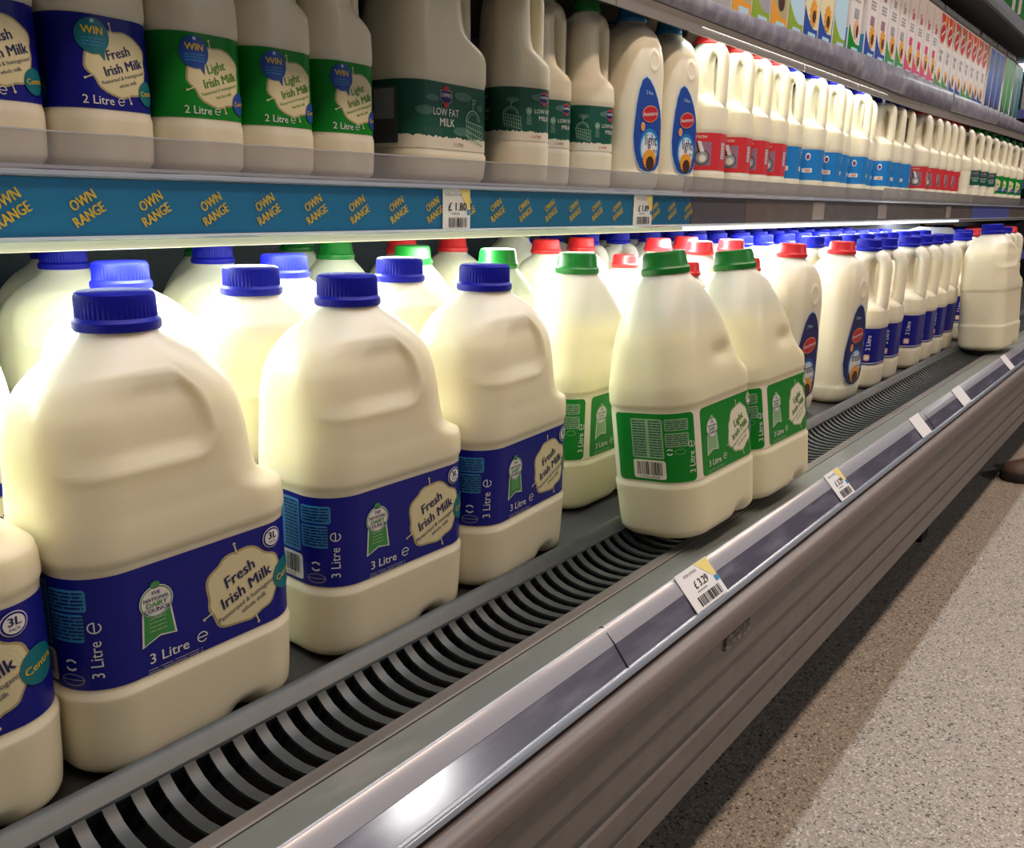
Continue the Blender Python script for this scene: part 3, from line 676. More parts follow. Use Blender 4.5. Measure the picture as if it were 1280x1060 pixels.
def T2H(m_): return tube_me('handle', [(0.030, 0, 0.150), (0.0370, 0, 0.168), (0.0385, 0, 0.190), (0.0385, 0, 0.225), (0.0370, 0, 0.248), (0.0300, 0, 0.261), (0.0150, 0, 0.266), (0.000, 0, 0.266)], [0.018, 0.0132, 0.0118, 0.0118, 0.0122, 0.0125, 0.0120, 0.012], m_, 14, 1.35)
B2 = loft_me('body', t2_tab(0.050, 0.124), MILK2, 0.004); B2R = loft_me('body', t2_tab(0.044, 0.112), MILK2, 0.004); B2L = loft_me('body', t2_tab(0.062, 0.130), MILK2, 0.004); H2 = T2H(MILK2)
RR2 = RR(0.0491, 0.0491, 0.033)
# tall smooth bottle with a leaf-shaped front label ------------------------
TA = [(0, .044, .044, 0.0339, 0.0339, .026), (0.003, .051, .051, 0.0412, 0.0412, .028), (0.012, .0555, .0555, 0.0463, 0.0463, .029), (0.030, .0572, .0572, 0.0480, 0.0480, .029), (0.035, .0560, .0560, 0.0467, 0.0467, .028), (0.060, .0565, .0565, 0.0475, 0.0475, .028), (0.190, .0560, .0560, 0.0475, 0.0475, .028), (0.215, .0545, .0545, 0.0466, 0.0466, .029),
      (0.235, .0510, .0510, 0.0441, 0.0441, .030), (0.249, .0455, .0455, 0.0407, 0.0407, .030), (0.260, .0375, .0375, 0.0356, 0.0356, .029), (0.267, .0305, .0305, .0275, .0275, .0265), (0.271, .0250, .0250, .0240, .0240, .0240), (0.278, .0225, .0225, .0225, .0225, .0225)]
def ta_disp(x, y, z, nx, ny, s):
    if ny < -0.8:
        e = math.hypot(x-0.006, (z-0.212)*0.9)
        return 0.0016*math.exp(-((e-0.0135)/0.0022)**2)
    return 0
BA = loft_me('body', TA, MILK2, 0.003, ta_disp)

# ------------------------------------------------------------------ label prints
def bg(p, rr, h, mt): p.rect(-rr.L/2, rr.L/2, 0, h, mt, 0, 150)
def label_blue3():
    p = Print(); h = 0.077; bg(p, RR3, h, MAT_BLUE)
    rosette(p, -0.033, 0.043, 0.95, MAT_MGREEN, MAT_INDIGO)
    p.text('3 Litre', -0.0270, 0.0105, 0.0103, MAT_WHITE, 3, bold=0.01); p.esign(-0.0035, 0.0115, 0.0078, MAT_WHITE)
    p.lines(-0.042, -0.004, 0.0005, 0.0042, 2, MAT_GREY, 3, 8, 0.35)
    p.splash(0.031, 0.037, 0.0295, 0.0275, MAT_CREAM, MAT_EDGE, 1, 4)
    r = 0.36
    for t, ds, dh, sz, mt, bo in (('Fresh', -0.004, 0.0105, 0.0125, MAT_INDIGO, 0.02), ('Irish Milk', 0.0005, -0.0015, 0.0125, MAT_INDIGO, 0.02), ('Pasteurised & homogenised', 0.003, -0.0105, 0.0052, MAT_INDIGO, 0.0), ('whole milk', 0.006, -0.0155, 0.0052, MAT_INDIGO, 0.0)):
        p.text(t, 0.031+ds, 0.037+dh, sz, mt, 4, rot=r, bold=bo, shear=0.12, sx=0.92)
    p.ellipse(0.0665, 0.034, 0.0125, 0.0125, MAT_TEAL, 5); p.text('Centra', 0.0665, 0.034, 0.0072, MAT_YELLOW, 6, rot=0.22, bold=0.02)
    p.ellipse(0.0545, 0.0665, 0.0078, 0.0078, MAT_WHITE, 5); p.ellipse(0.0545, 0.0665, 0.0072, 0.0072, MAT_BLUE, 6); p.ellipse(0.0545, 0.0665, 0.0060, 0.0060, MAT_WHITE, 7)
    p.text('3L', 0.0545, 0.0680, 0.0075, MAT_INDIGO, 8, bold=0.03); p.text('PACK', 0.0545, 0.0632, 0.0025, MAT_INDIGO, 8)
    # left corner and side: nutrition panels, volume, barcode
    p.rrect(-0.098, -0.073, 0.055, 0.070, 0.002, MAT_SKY, 1); p.lines(-0.0965, -0.0745, 0.0565, 0.069, 5, MAT_INDIGO, 2, 2)
    p.rrect(-0.098, -0.0755, 0.034, 0.0535, 0.002, MAT_SKY, 1); p.lines(-0.0965, -0.0745, 0.0355, 0.0525, 7, MAT_INDIGO, 2, 3)
    p.rrect(-0.140, -0.100, 0.028, 0.073, 0.002, MAT_SKY, 1)
    p.lines(-0.138, -0.122, 0.030, 0.0715, 14, MAT_INDIGO, 2, 4); p.lines(-0.118, -0.102, 0.030, 0.0715, 14, MAT_INDIGO, 2, 6)
    p.text('3 Litre', -0.0700, 0.0215, 0.0100, MAT_WHITE, 3, rot=math.pi/2); p.esign(-0.0700, 0.0440, 0.0080, MAT_WHITE, 3, math.pi/2)
    p.ringline(-0.0855, 0.018, 0.0042, 0.0042, 0.0014, MAT_WHITE, 3, 0.5, 2.6); p.ringline(-0.0855, 0.018, 0.0042, 0.0042, 0.0014, MAT_WHITE, 3, 3.6, 5.7)
    p.ringline(-0.0855, 0.0075, 0.0075, 0.0042, 0.0005, MAT_GREY, 3); p.line((-0.093, 0.0075), (-0.078, 0.0075), 0.0005, MAT_GREY, 3)
    p.rrect(-0.141, -0.098, 0.003, 0.0255, 0.003, MAT_WHITE, 1); p.barcode(-0.137, -0.102, 0.008, 0.0235, 5); p.text('5 391516 781362', -0.1195, 0.0052, 0.0036, MAT_BLACK, 3)
    return p
def label_green3():
    p = Print(); p.rect(-RR3.L/2, RR3.L/2, -0.001, 0.078, MAT_WHITE if False else MAT_CREAM2, 0, 150)
    def panel(a, b): p.rrect(a, b, 0.0, 0.077, 0.005, MAT_GREEN, 1)
    panel(-0.150, -0.0595); panel(-0.0495, 0.090)
    rosette(p, -0.0275, 0.044, 0.95, MAT_PGREEN, MAT_INDIGO)
    p.text('3 Litre', -0.0245, 0.0115, 0.0098, MAT_WHITE, 3, bold=0.01); p.esign(-0.0025, 0.0125, 0.0074, MAT_WHITE)
    p.lines(-0.040, -0.004, 0.0015, 0.0052, 2, MAT_PGREEN, 3, 8, 0.35)
    p.splash(0.0315, 0.037, 0.0250, 0.0275, MAT_CREAM2, MAT_PGREEN, 2, 9)
    for t, ds, dh, sz, bo in (('Light', -0.002, 0.0105, 0.0125, 0.02), ('Irish Milk', 0.0005, -0.0015, 0.0110, 0.02), ('Pasteurised & homogenised', 0.002, -0.0105, 0.0048, 0), ('low fat milk', 0.005, -0.0155, 0.0048, 0)):
        p.text(t, 0.0315+ds, 0.037+dh, sz, MAT_TGREEN, 5, rot=0.40, bold=bo, shear=0.12, sx=0.9)
    p.ellipse(0.0560, 0.0670, 0.0075, 0.0075, MAT_WHITE, 5); p.ellipse(0.0560, 0.067, 0.0068, 0.0068, MAT_GREEN, 6); p.ellipse(0.0560, 0.067, 0.0056, 0.0056, MAT_WHITE, 7)
    p.text('3L', 0.0560, 0.0683, 0.007, MAT_TGREEN, 8, bold=0.03)
    p.ellipse(0.0650, 0.034, 0.0115, 0.0115, MAT_TEAL, 6); p.text('Centra', 0.0650, 0.034, 0.0065, MAT_YELLOW, 7, rot=0.2, bold=0.02)
    p.rrect(-0.0905, -0.0665, 0.058, 0.071, 0.002, MAT_PGREEN, 2); p.lines(-0.0895, -0.0675, 0.059, 0.070, 5, MAT_DGREEN, 3, 2)
    p.rrect(-0.0905, -0.0665, 0.040, 0.0555, 0.002, MAT_PGREEN, 2); p.lines(-0.0895, -0.0675, 0.041, 0.0545, 6, MAT_DGREEN, 3, 3)
    p.rrect(-0.130, -0.0925, 0.0265, 0.071, 0.002, MAT_PGREEN, 2)
    p.lines(-0.1285, -0.1125, 0.028, 0.070, 14, MAT_DGREEN, 3, 4); p.lines(-0.109, -0.094, 0.028, 0.070, 14, MAT_DGREEN, 3, 6)
    p.text('3 Litre', -0.0640, 0.0215, 0.0092, MAT_WHITE, 3, rot=math.pi/2, bold=0.01); p.esign(-0.0640, 0.0420, 0.0075, MAT_WHITE, 3, math.pi/2)
    p.ringline(-0.0865, 0.0345, 0.0036, 0.0036, 0.0013, MAT_WHITE, 3, 0.5, 2.6); p.ringline(-0.0865, 0.0345, 0.0036, 0.0036, 0.0013, MAT_WHITE, 3, 3.6, 5.7)
    p.ringline(-0.076, 0.0345, 0.0055, 0.0032, 0.0005, MAT_PGREEN, 3)
    p.rrect(-0.130, -0.0915, 0.003, 0.0245, 0.003, MAT_CREAM2, 2); p.barcode(-0.1255, -0.0955, 0.0075, 0.0225, 5); p.text('5 391516 781386', -0.1105, 0.005, 0.0034, MAT_BLACK, 3)
    return p
def label_two(bgm, bubble, txt1, txtm, kind):
    p = Print(); bg(p, RR2, 0.082, bgm)
    for c in (0.004, -0.108, 0.116):
        p.splash(c, 0.041, 0.0305, 0.0285, MAT_CREAM, MAT_EDGE, 1, 6)
        for t, ds, dh, sz, bo in ((txt1, -0.003, 0.0115, 0.0125, 0.015), ('Irish Milk', 0.0015, -0.0005, 0.0122, 0.02), ('Pasteurised & homogenised', 0.001, -0.0095, 0.0046, 0), (kind, 0.005, -0.0150, 0.0046, 0)):
            p.text(t, c+ds+0.003, 0.041+dh-0.0015, sz, txtm, 4, rot=0.30, bold=bo, sx=0.92)
        p.ellipse(c+0.0300, 0.0180, 0.0115, 0.0115, bubble, 5); p.text('Centra', c+0.0300, 0.0180, 0.0068, MAT_YELLOW, 6, rot=0.1, bold=0.02)
        p.ellipse(c-0.0235, 0.0635, 0.0155, 0.0155, bubble, 5); p.fan([(c-0.022, 0.053), (c-0.0135, 0.054), (c-0.0135, 0.0430)], bubble, 5.4)
        p.text('WIN', c-0.0235, 0.0680, 0.0095, MAT_YELLOW, 6, bold=0.03); p.lines(c-0.034, c-0.013, 0.054, 0.0625, 3, MAT_SKY, 6, 3, 0.4)
        p.ellipse(c-0.0235, 0.0762, 0.002, 0.002, MAT_PALESKY, 6, n=5)
        p.text('2 Litre', c-0.0225, 0.0075, 0.0110, MAT_WHITE, 3, bold=0.01); p.esign(c-0.0005, 0.0078, 0.0070, MAT_WHITE, 3)
    return p
def label_lowfat(rr, h, three):
    p = Print(); bg(p, rr, h, MAT_DGREEN)
    n = 160
    V = []; Fc = []; rnd = random.Random(3)
    for i in range(n+1):
        s = -rr.L/2+rr.L*i/n; V += [(s, -0.001), (s, 0.0135+rnd.uniform(-0.0015, 0.0015))]
    for i in range(n): Fc.append((2*i, 2*i+2, 2*i+3, 2*i+1))
    p._add(V, Fc, MAT_CREAM2, 1)
    for c in ((0.0,) if three else (0.0, 0.112, -0.112)):
        def crest(s, y, k):
            p.fan([(s-0.012*k, y+0.008*k), (s, y+0.0105*k), (s+0.012*k, y+0.008*k), (s+0.011*k, y-0.004*k), (s, y-0.010*k), (s-0.011*k, y-0.004*k)], MAT_GREY, 2)
            p.fan([(s-0.011*k, y+0.007*k), (s, y+0.0093*k), (s+0.011*k, y+0.007*k), (s+0.010*k, y-0.0035*k), (s, y-0.0088*k), (s-0.010*k, y-0.0035*k)], MAT_INDIGO, 3)
            p.text('CAPPRO', s, y+0.0025*k, 0.0062*k, MAT_WHITE, 4, bold=0.02, sx=0.85); p.ellipse(s, y+0.0105*k, 0.0055*k, 0.0030*k, MAT_RED, 4); p.ellipse(s, y-0.0085*k, 0.0045*k, 0.0032*k, MAT_RED, 4)
        def dome(s, y, k):
            p.ringline(s, y, 0.0135*k, 0.013*k, 0.0016*k, MAT_LINE, 3, 0.0, math.pi); p.ringline(s, y, 0.0095*k, 0.009*k, 0.0007*k, MAT_LINE, 3, 0.0, math.pi)
            p.line((s, y+0.012*k), (s, y+0.022*k), 0.0012*k, MAT_LINE, 3); p.ringline(s+0.002*k, y+0.023*k, 0.003*k, 0.003*k, 0.001*k, MAT_LINE, 3)
            for i in range(8): p.line((s-0.014*k+0.0045*k*i, y-0.0005*k*i), (s-0.010*k+0.0042*k*i, y-0.024*k-0.0008*k*i), 0.0009*k, MAT_LINE, 3)
            for j in range(4): p.line((s-0.014*k, y-0.0055*k*j), (s+0.0185*k, y-0.005*k-0.0075*k*j), 0.0010*k, MAT_LINE, 3)
        if three:
            for s, y, a, b in ((-0.045, 0.058, 0.012, 0.004), (-0.058, 0.043, 0.013, 0.0055), (0.014, 0.064, 0.017, 0.0055), (0.049, 0.053, 0.006, 0.004), (0.012, 0.022, 0.018, 0.0055)): p.ellipse(s, y, a, b, MAT_CLOUD, 2)
            crest(-0.020, 0.0600, 1.0); p.text('LOW FAT', -0.020, 0.0425, 0.0125, MAT_WHITE, 3, sx=0.92); p.text('MILK', -0.018, 0.0305, 0.0135, MAT_WHITE, 3)
            dome(0.034, 0.036, 1.05)
            for i in range(6): p.ringline(-0.062+i*0.0065, 0.019, 0.0028, 0.0045, 0.0006, MAT_CLOUD, 3)
            p.text('3 LITRE', 0.005, 0.0055, 0.006, MAT_MAUVE, 3)
            p.rrect(-0.135, -0.092, 0.004, 0.070, 0.001, MAT_DGREY, 2); p.rect(-0.130, -0.097, 0.032, 0.067, MAT_GREY, 3)
        else:
            for s, y, a, b in ((c-0.030, 0.062, 0.010, 0.004), (c+0.012, 0.068, 0.010, 0.005)): p.ellipse(s, y, a, b, MAT_CLOUD, 2)
            crest(c+0.026, 0.066, 0.9); p.text('LOW FAT', c+0.026, 0.0460, 0.0098, MAT_WHITE, 3, sx=0.85); p.text('MILK', c+0.027, 0.0350, 0.0105, MAT_WHITE, 3)
            dome(c-0.032, 0.040, 0.85)
            p.ellipse(c-0.002, 0.046, 0.0055, 0.0058, MAT_LINE, 3); p.ringline(c-0.002, 0.046, 0.0042, 0.0044, 0.0006, MAT_DGREEN, 4); p.fan([(c-0.006, 0.040), (c-0.0065, 0.024), (c+0.0035, 0.024), (c+0.002, 0.040)], MAT_CLOUD, 3)
            p.text('2 LITRE', c+0.012, 0.0060, 0.0055, MAT_RED, 3)
    return p
LEAF = [(-.20, 1.0), (-.06, .975), (.10, .90), (.25, .79), (.37, .66), (.46, .51), (.5, .36), (.49, .20), (.42, .09), (.28, .02), (.08, 0), (-.10, 0), (-.28, .03), (-.40, .11), (-.47, .22), (-.5, .36), (-.49, .52), (-.46, .70), (-.41, .86), (-.33, .96)]
LEAF2 = [(0, 1.0), (.14, .97), (.26, .89), (.36, .76), (.44, .60), (.49, .44), (.5, .28), (.45, .14), (.32, .04), (.12, 0), (-.12, 0), (-.32, .04), (-.45, .14), (-.5, .28), (-.49, .44), (-.44, .60), (-.36, .76), (-.26, .89), (-.14, .97)]
def label_leaf(shape, top, midc, word):
    p = Print(); W_, H_ = 0.085, 0.150
    def o(k, dx=0, dy=0): return [(x*W_*k+dx, (y-0.42)*H_*k+0.42*H_+dy) for x, y in shape]
    p.fan(o(1.03), MAT_PALESKY, 0, (0, 0.062)); p.fan(o(1.0), top, 1, (0, 0.062))
    p.ellipse(0.002, 0.040, 0.030, 0.030, midc, 2); p.ellipse(0.002, 0.038, 0.026, 0.026, MAT_PALESKY, 3); p.ellipse(0.002, 0.036, 0.0215, 0.0215, MAT_WHITE, 4)
    p.ellipse(-0.001, 0.093, 0.0245, 0.0135, MAT_PEACH, 5, 0.12); p.ellipse(-0.001, 0.093, 0.0232, 0.0122, MAT_RED, 6, 0.12); p.text('Avonmore', -0.001, 0.093, 0.0098, MAT_WHITE, 7, rot=0.12, bold=0.01)
    p.ellipse(-0.0215, 0.0715, 0.0062, 0.0072, MAT_PEACH, 6); p.ellipse(-0.0215, 0.0715, 0.0035, 0.0045, MAT_ORANGE, 7)
    p.text('2 litre', -0.006, 0.126, 0.0085, MAT_PALESKY, 6)
    p.text(word, 0.005, 0.051, 0.026 if word == 'light' else 0.023, MAT_INDIGO, 7, sx=0.85); p.text('MILK', 0.020, 0.034, 0.007, MAT_DGREY, 7)
    # sunflower head at the foot of the label
    pts = []
    for i in range(44):
        t = 2*math.pi*i/44; r = 0.0215 if i % 2 else 0.0165
        pts.append((0.003+r*math.cos(t)*1.05, 0.0195+r*math.sin(t)*0.85))
    p.fan(pts, MAT_ORANGE, 8, (0.004, 0.0165)); p.ellipse(0.005, 0.0135, 0.0125, 0.0115, MAT_BROWN, 9)
    return p
def label_indigo2():
    p = Print(); bg(p, RR2, 0.082, MAT_BLUE)
    for c in (0, 0.12, -0.12):
        p.text('Irish\nMilk', c+0.001, 0.050, 0.014, MAT_RBLUE, 2); p.lines(c-0.022, c+0.020, 0.006, 0.032, 5, MAT_RBLUE, 2, 3)
        p.text('2 Litre', c+0.037, 0.050, 0.0125, MAT_WHITE, 2, rot=math.pi/2, bold=0.02); p.rrect(c+0.030, c+0.042, 0.010, 0.024, 0.003, MAT_PEACH, 2); p.rrect(c+0.032, c+0.040, 0.0125, 0.0215, 0.002, MAT_WHITE, 3)
    p.rect(-RR2.L/2, RR2.L/2, 0.0015, 0.0050, MAT_WHITE, 2, 120); p.rect(-RR2.L/2, RR2.L/2, 0.0020, 0.0035, MAT_BLUE, 3, 120)
    return p
def label_red2():
    p = Print(); bg(p, RR2, 0.082, MAT_LRED)
    for c in (0.0, 0.116, -0.116):
        p.rect(c-0.045, c-0.022, 0.024, 0.064, MAT_MAUVE, 1); p.lines(c-0.044, c-0.023, 0.026, 0.062, 7, MAT_WHITE, 2, 4, 0.6)
        p.rect(c-0.008, c+0.040, 0.010, 0.062, MAT_MAUVE, 1)
        p.ellipse(c+0.020, 0.028, 0.017, 0.0175, MAT_DGREY, 2); p.ellipse(c+0.021, 0.028, 0.0125, 0.0135, MAT_GREY, 3); p.ellipse(c+0.022, 0.026, 0.007, 0.008, MAT_CREAM2, 4)
        p.fan([(c+0.010, 0.064), (c+0.018, 0.064), (c+0.026, 0.040), (c+0.018, 0.038)], MAT_WHITE, 3); p.line((c+0.008, 0.062), (c+0.016, 0.038), 0.0025, MAT_BLACK, 4)
        p.text('FRESH', c+0.018, 0.073, 0.0085, MAT_CREAM2, 2)
    return p
def label_azure2():
    p = Print(); bg(p, RR2, 0.082, MAT_AZURE)
    for c in (0.025, -0.055, 0.105):
        p.ellipse(c, 0.062, 0.0065, 0.0105, MAT_WHITE, 2); p.ellipse(c, 0.061, 0.004, 0.0065, MAT_INDIGO, 3); p.ellipse(c, 0.060, 0.002, 0.003, MAT_RED, 4)
        p.rrect(c-0.013, c+0.013, 0.018, 0.030, 0.002, MAT_WHITE, 2); p.ellipse(c+0.002, 0.024, 0.0075, 0.0045, MAT_PEACH, 3); p.lines(c-0.008, c+0.008, 0.036, 0.046, 2, MAT_SKY, 2, 3)
    p.rect(-RR2.L/2, RR2.L/2, -0.006, 0.0, MAT_SKY, 1, 120)
    return p
LAB = {}
def lab_mesh(key, pr, fn):
    o = pr.build('label', fn); LAB[key] = o.data; bpy.data.objects.remove(o)
K3 = (LZ1-LZ0)/0.077
lab_mesh('blue3', label_blue3(), wrap(RR3, LZ0, K3)); lab_mesh('green3', label_green3(), wrap(RR3, LZ0, K3)); lab_mesh('low3', label_lowfat(RR3, 0.077, True), wrap(RR3, 0.0425))
lab_mesh('blue2', label_two(MAT_BLUE, MAT_TEAL, 'Fresh', MAT_INDIGO, 'whole milk'), wrap(RR2, 0.050, 0.9)); lab_mesh('green2', label_two(MAT_GREEN, MAT_RBLUE, 'Light', MAT_TGREEN, 'low fat milk'), wrap(RR2, 0.050, 0.9))
lab_mesh('low2', label_lowfat(RR2, 0.082, False), wrap(RR2, 0.062, 0.829)); lab_mesh('indigo2', label_indigo2(), wrap(RR2, 0.050, 0.9)); lab_mesh('red2', label_red2(), wrap(RR2, 0.044, 0.829)); lab_mesh('azure2', label_azure2(), wrap(RR2, 0.044, 0.829))
RRA = RR(0.0566, 0.0477, 0.028)
lab_mesh('light', label_leaf(LEAF, MAT_RBLUE, MAT_AZURE, 'light'), wrap(RRA, 0.034)); lab_mesh('fresh', label_leaf(LEAF2, MAT_INDIGO, MAT_RBLUE, 'fresh'), wrap(RRA, 0.034))

# ------------------------------------------------------------------ bottles
NECK = -0.013; JUGS = (B3, G3)
def bottle(body, handle, cap, lab, label, loc, rz=0.0, tilt=(0, 0), group=None, capz=0.274, name='milk_bottle', s=1.0):
    o = thing(name, label, 'bottle', loc, group, (tilt[0], tilt[1], rz))
    o.scale = s if isinstance(s, tuple) else (s, s, s)
    link('body', body, o)
    if handle: link('handle', handle, o)
    c = link('cap', cap, o); c.location = (NECK if body in JUGS else 0, 0, capz)
    if lab: link('label', LAB[lab], o)
    return o
ZD = Z0-0.3595
R = math.radians
def blue3(x, y, label, rz=0, tilt=(0, 0), group='blue-capped three-litre jugs on the deck', z=ZD, s=1.012): return bottle(B3, H3, CAP_B, 'blue3', label, (x, y, z), R(rz), (R(tilt[0]), R(tilt[1])), group, name='milk_jug', s=s)
def green3(x, y, label, rz=0, tilt=(0, 0), group='green-capped three-litre jugs on the deck', z=ZD, s=1.012): return bottle(G3, HG3, CAP_G, 'green3', label, (x, y, z), R(rz), (R(tilt[0]), R(tilt[1])), group, name='milk_jug', s=s)
def red2s(x, y, label, rz=0, z=ZD, s=1.0): return bottle(BA, None, CAP_R, 'fresh', label, (x, y, z), R(rz), (0, 0), 'red-capped bottles on the deck', s=s)

# front row
blue3(0.1175, 0.531, 'blue-labelled three-litre jug cut by the left frame edge, no cap in view', 0)
blue3(0.2855, 0.528, 'largest blue-capped jug in front, navy label with rosette and cream splash', 1)
blue3(0.475, 0.528, 'front blue-capped jug showing its barcode, second whole one from left', -1)
blue3(0.6460, 0.531, 'blue-capped front jug standing just left of the green-capped jugs', 5)
# behind them
blue3(0.466, 0.641, 'blue-capped jug directly behind the gap between the two largest front jugs', 0)
blue3(0.648, 0.645, 'blue-capped jug whose cap overlaps the front jug left of the green ones', 0)
blue3(0.226, 0.755, 'brightly lit blue-labelled jug at far left, cap outside the frame')
blue3(0.410, 0.755, 'glowing blue-capped jug right behind the largest front jug, brightest of all', 0)
blue3(0.588, 0.755, 'glowing blue-capped jug below the strip, behind the second whole front jug', 0)
# green
green3(0.880, 0.582, 'upright green-capped jug, its label half hidden by the leaning jug', 0)
green3(0.853, 0.408, 'nearest leaning green-capped jug, tilted over the grille, whole barcode label in view', -3, (-7.5, -2.2), z=ZD+0.0145, s=1.005)
green3(1.020, 0.404, 'leaning green-capped jug at the grille edge, right of the nearest green jug', -3, (-8, -1.5), z=ZD+0.0125, s=1.0)
green3(0.868, 0.694, 'green-capped jug just left of and behind the upright green jug')
green3(0.826, 0.802, 'bright green-capped jug in the back rows behind the last blue front jug')
green3(0.812, 0.936, 'green-capped jug furthest left of the lit green caps, under the strip')
green3(0.705, 1.085, 'dim green-capped jug at the back, cap half cut by the strip')
green3(0.880, 1.105, 'dim green-capped jug at the back, beside a red cap')
# dim jugs at the very back left
blue3(0.470, 0.990, 'dim blue-capped jug at the back left, only a blue sliver of cap under the strip')
blue3(0.280, 0.990, 'dim jug in the far back corner at the left frame edge')
blue3(0.530, 1.150, 'dim capless-looking jug at the back, sloping shoulder left of the middle gap', 10)
blue3(0.640, 0.965, 'dim jug with broad sloping shoulder at the back, behind the bright left caps', 4)
red2s(0.990, 1.000, 'dim red-capped bottle at the back between two green caps')
red2s(1.110, 1.000, 'dim red-capped bottle at the back left of the tall green-capped jugs')
green3(1.255, 1.02, 'pale tilted jug lying back in the dark gap above the upright green jug', 0, (0, 14), z=ZD+0.021)
# red caps
red2s(1.484, 0.555, 'red-capped bottle with leaf-shaped fresh label, left of the front pair', rz=-6)
red2s(1.668, 0.530, 'red-capped bottle with leaf-shaped fresh label, right of the front pair', rz=-6)
for x, y, t, s in ((1.23, 0.625, 'low red cap between the two tilted green jugs', .92), (1.405, 0.690, 'red cap just left of the second tilted green cap', 1.0), (1.30, 0.775, 'red cap low at the left of the nearest tilted green cap', .92),
                (1.32, 0.880, 'red cap right above the upright green cap', 1.0), (1.44, 0.790, 'orange-lit red cap above the nearest tilted green cap', 1.0), (1.535, 0.690, 'red cap directly behind the left fresh bottle', 1.0),
                (1.20, 0.870, 'red cap peeping out left of the upright green cap', 1.0), (1.366, 0.585, 'red cap low at right of the second tilted jug, beside the fresh bottle', .93), (1.57, 0.800, 'red cap far behind the fresh pair', 1.0)):
    red2s(x, y, 'bottle with '+t, s=s)

# blue-capped two-litre bottles with handles
ORD = ['first', 'second', 'third', 'fourth', 'fifth', 'sixth', 'seventh', 'eighth', 'ninth', 'tenth', 'eleventh', 'twelfth', 'thirteenth', 'fourteenth', 'fifteenth', 'sixteenth', 'seventeenth', 'eighteenth', 'nineteenth', 'twentieth']
def blue2(x, y, label, rz=-90, tilt=(0, 0), group='blue-capped two-litre bottles with handles on the deck', lab='indigo2', cap=None, z=ZD):
    return bottle(B2, H2, cap or CAP_B, lab, label, (x, y, z), R(rz), (R(tilt[0]), R(tilt[1])), group)
for i, (x, y, rz) in enumerate(((1.842, 0.532, -92), (1.955, 0.532, -88), (2.140, 0.5305, -94), (2.250, 0.5305, -90), (2.360, 0.5305, -88), (2.468, 0.532, -90))):
    blue2(x, y, '%s handled blue-labelled bottle in the front row behind the fresh pair' % ORD[i], rz)
rows = {1: 0.655, 2: 0.765, 3: 0.875, 4: 0.985, 5: 1.095}
for r, y in rows.items():
    for k in range(10):
        x = 1.76+0.112*k+random.uniform(-0.006, 0.006)
        if r == 1 and k == 0: continue
        if x < 1.70 + 0.0: continue
        blue2(x, y+random.uniform(-.004, .004), 'blue-capped bottle, %s from left in %s row behind the front handled bottles' % (ORD[k], ORD[r-1]), -90)
for k, x in enumerate((1.50, 1.62)): blue2(x, 0.985, 'blue-capped bottle at the back above the red caps, %s of two' % ('left' if k == 0 else 'right'))
for k, x in enumerate((1.425, 1.535, 1.648)): blue2(x, 1.100, 'blue-capped bottle at the very back below the strip end, %s of three' % ORD[k])
# tilted unlabelled jug at the far end
bottle(B3, H3, CAP_B, None, 'unlabelled blue-capped jug tilted over the grille at the far right end', (2.535, 0.402, ZD+0.010), R(-8), (R(-5), R(-1)), 'blue-capped three-litre jugs on the deck', name='milk_jug', s=1.06)
blue2(2.72, 0.537, 'handled blue-labelled bottle at the right frame edge behind the tilted unlabelled jug', -100)
# beyond the divider
k = 0
for r, y in enumerate((0.60, 0.71, 0.82, 0.93)):
    for q in range(9):
        x = 2.95+0.115*q
        kind = (CAP_B, CAP_R, CAP_G, CAP_B, CAP_R)[(q//2+r) % 5]; cn = {CAP_B: 'blue', CAP_R: 'red', CAP_G: 'green'}[kind]
        blue2(x, y, '%s-capped bottle beyond the grey divider, %s along in the %s row there' % (cn, ORD[q], ORD[r]), -90, group='mixed bottles beyond the divider', cap=kind)

# ------------------------------------------------------------------ bottles on the middle shelf
ZS = Z0+0.0185
BODY2 = {'low2': B2L, 'red2': B2R, 'azure2': B2R}
def two(x, y, lab, cap, label, rz, group): return bottle(BODY2.get(lab, B2), H2, cap, lab, label, (x, y, ZS), R(rz), (0, 0), group, s=(0.905, 0.905, 1.0))
g = 'two-litre bottles on the middle shelf'
two(0.311, 0.800, 'blue2', CAP_B, 'blue-labelled bottle on the middle shelf, furthest left', 3, g)
two(0.406, 0.800, 'blue2', CAP_B, 'blue-labelled bottle on the middle shelf with whole WIN bubble', 4, g)
two(0.688, 0.812, 'green2', CAP_G, 'rightmost bright green label on the middle shelf, beside the dark gap', 2, g)
two(0.502, 0.800, 'green2', CAP_G, 'leftmost of the three bright green labels on the middle shelf', 2, g)
two(0.5945, 0.806, 'green2', CAP_G, 'middle one of the three bright green labels on the middle shelf', 2, g)
g = 'dark-green low fat bottles on the middle shelf'
bottle(B3L, H3L, CAP_G, 'low3', 'big dark-green-labelled jug beside the dark gap on the middle shelf', (0.857, 0.820, ZS), R(3), (0, 0), g, name='milk_jug')
two(1.014, 0.800, 'low2', CAP_G, 'dark-green-labelled two-litre bottle right beside the big jug', -20, g)
two(1.146, 0.854, 'low2', CAP_G, 'middle one of the three small dark-green-labelled bottles beside the big jug', -20, g)
two(1.255, 0.844, 'low2', CAP_G, 'rightmost dark-green-labelled bottle, beside the plain tall bottles', -20, g)
CAP_A = cap_soft_me(mat('azure_cap', (0.01, 0.16, 0.42), 0.35))
for x, y, t in ((1.362, 0.824, 'left'), (1.496, 0.824, 'right')):
    bottle(BA, None, CAP_A, 'light', t+' one of the two tall bottles with blue leaf-shaped light labels', (x, y, ZS), R(-3), (0, 0), 'tall light bottles on the middle shelf')
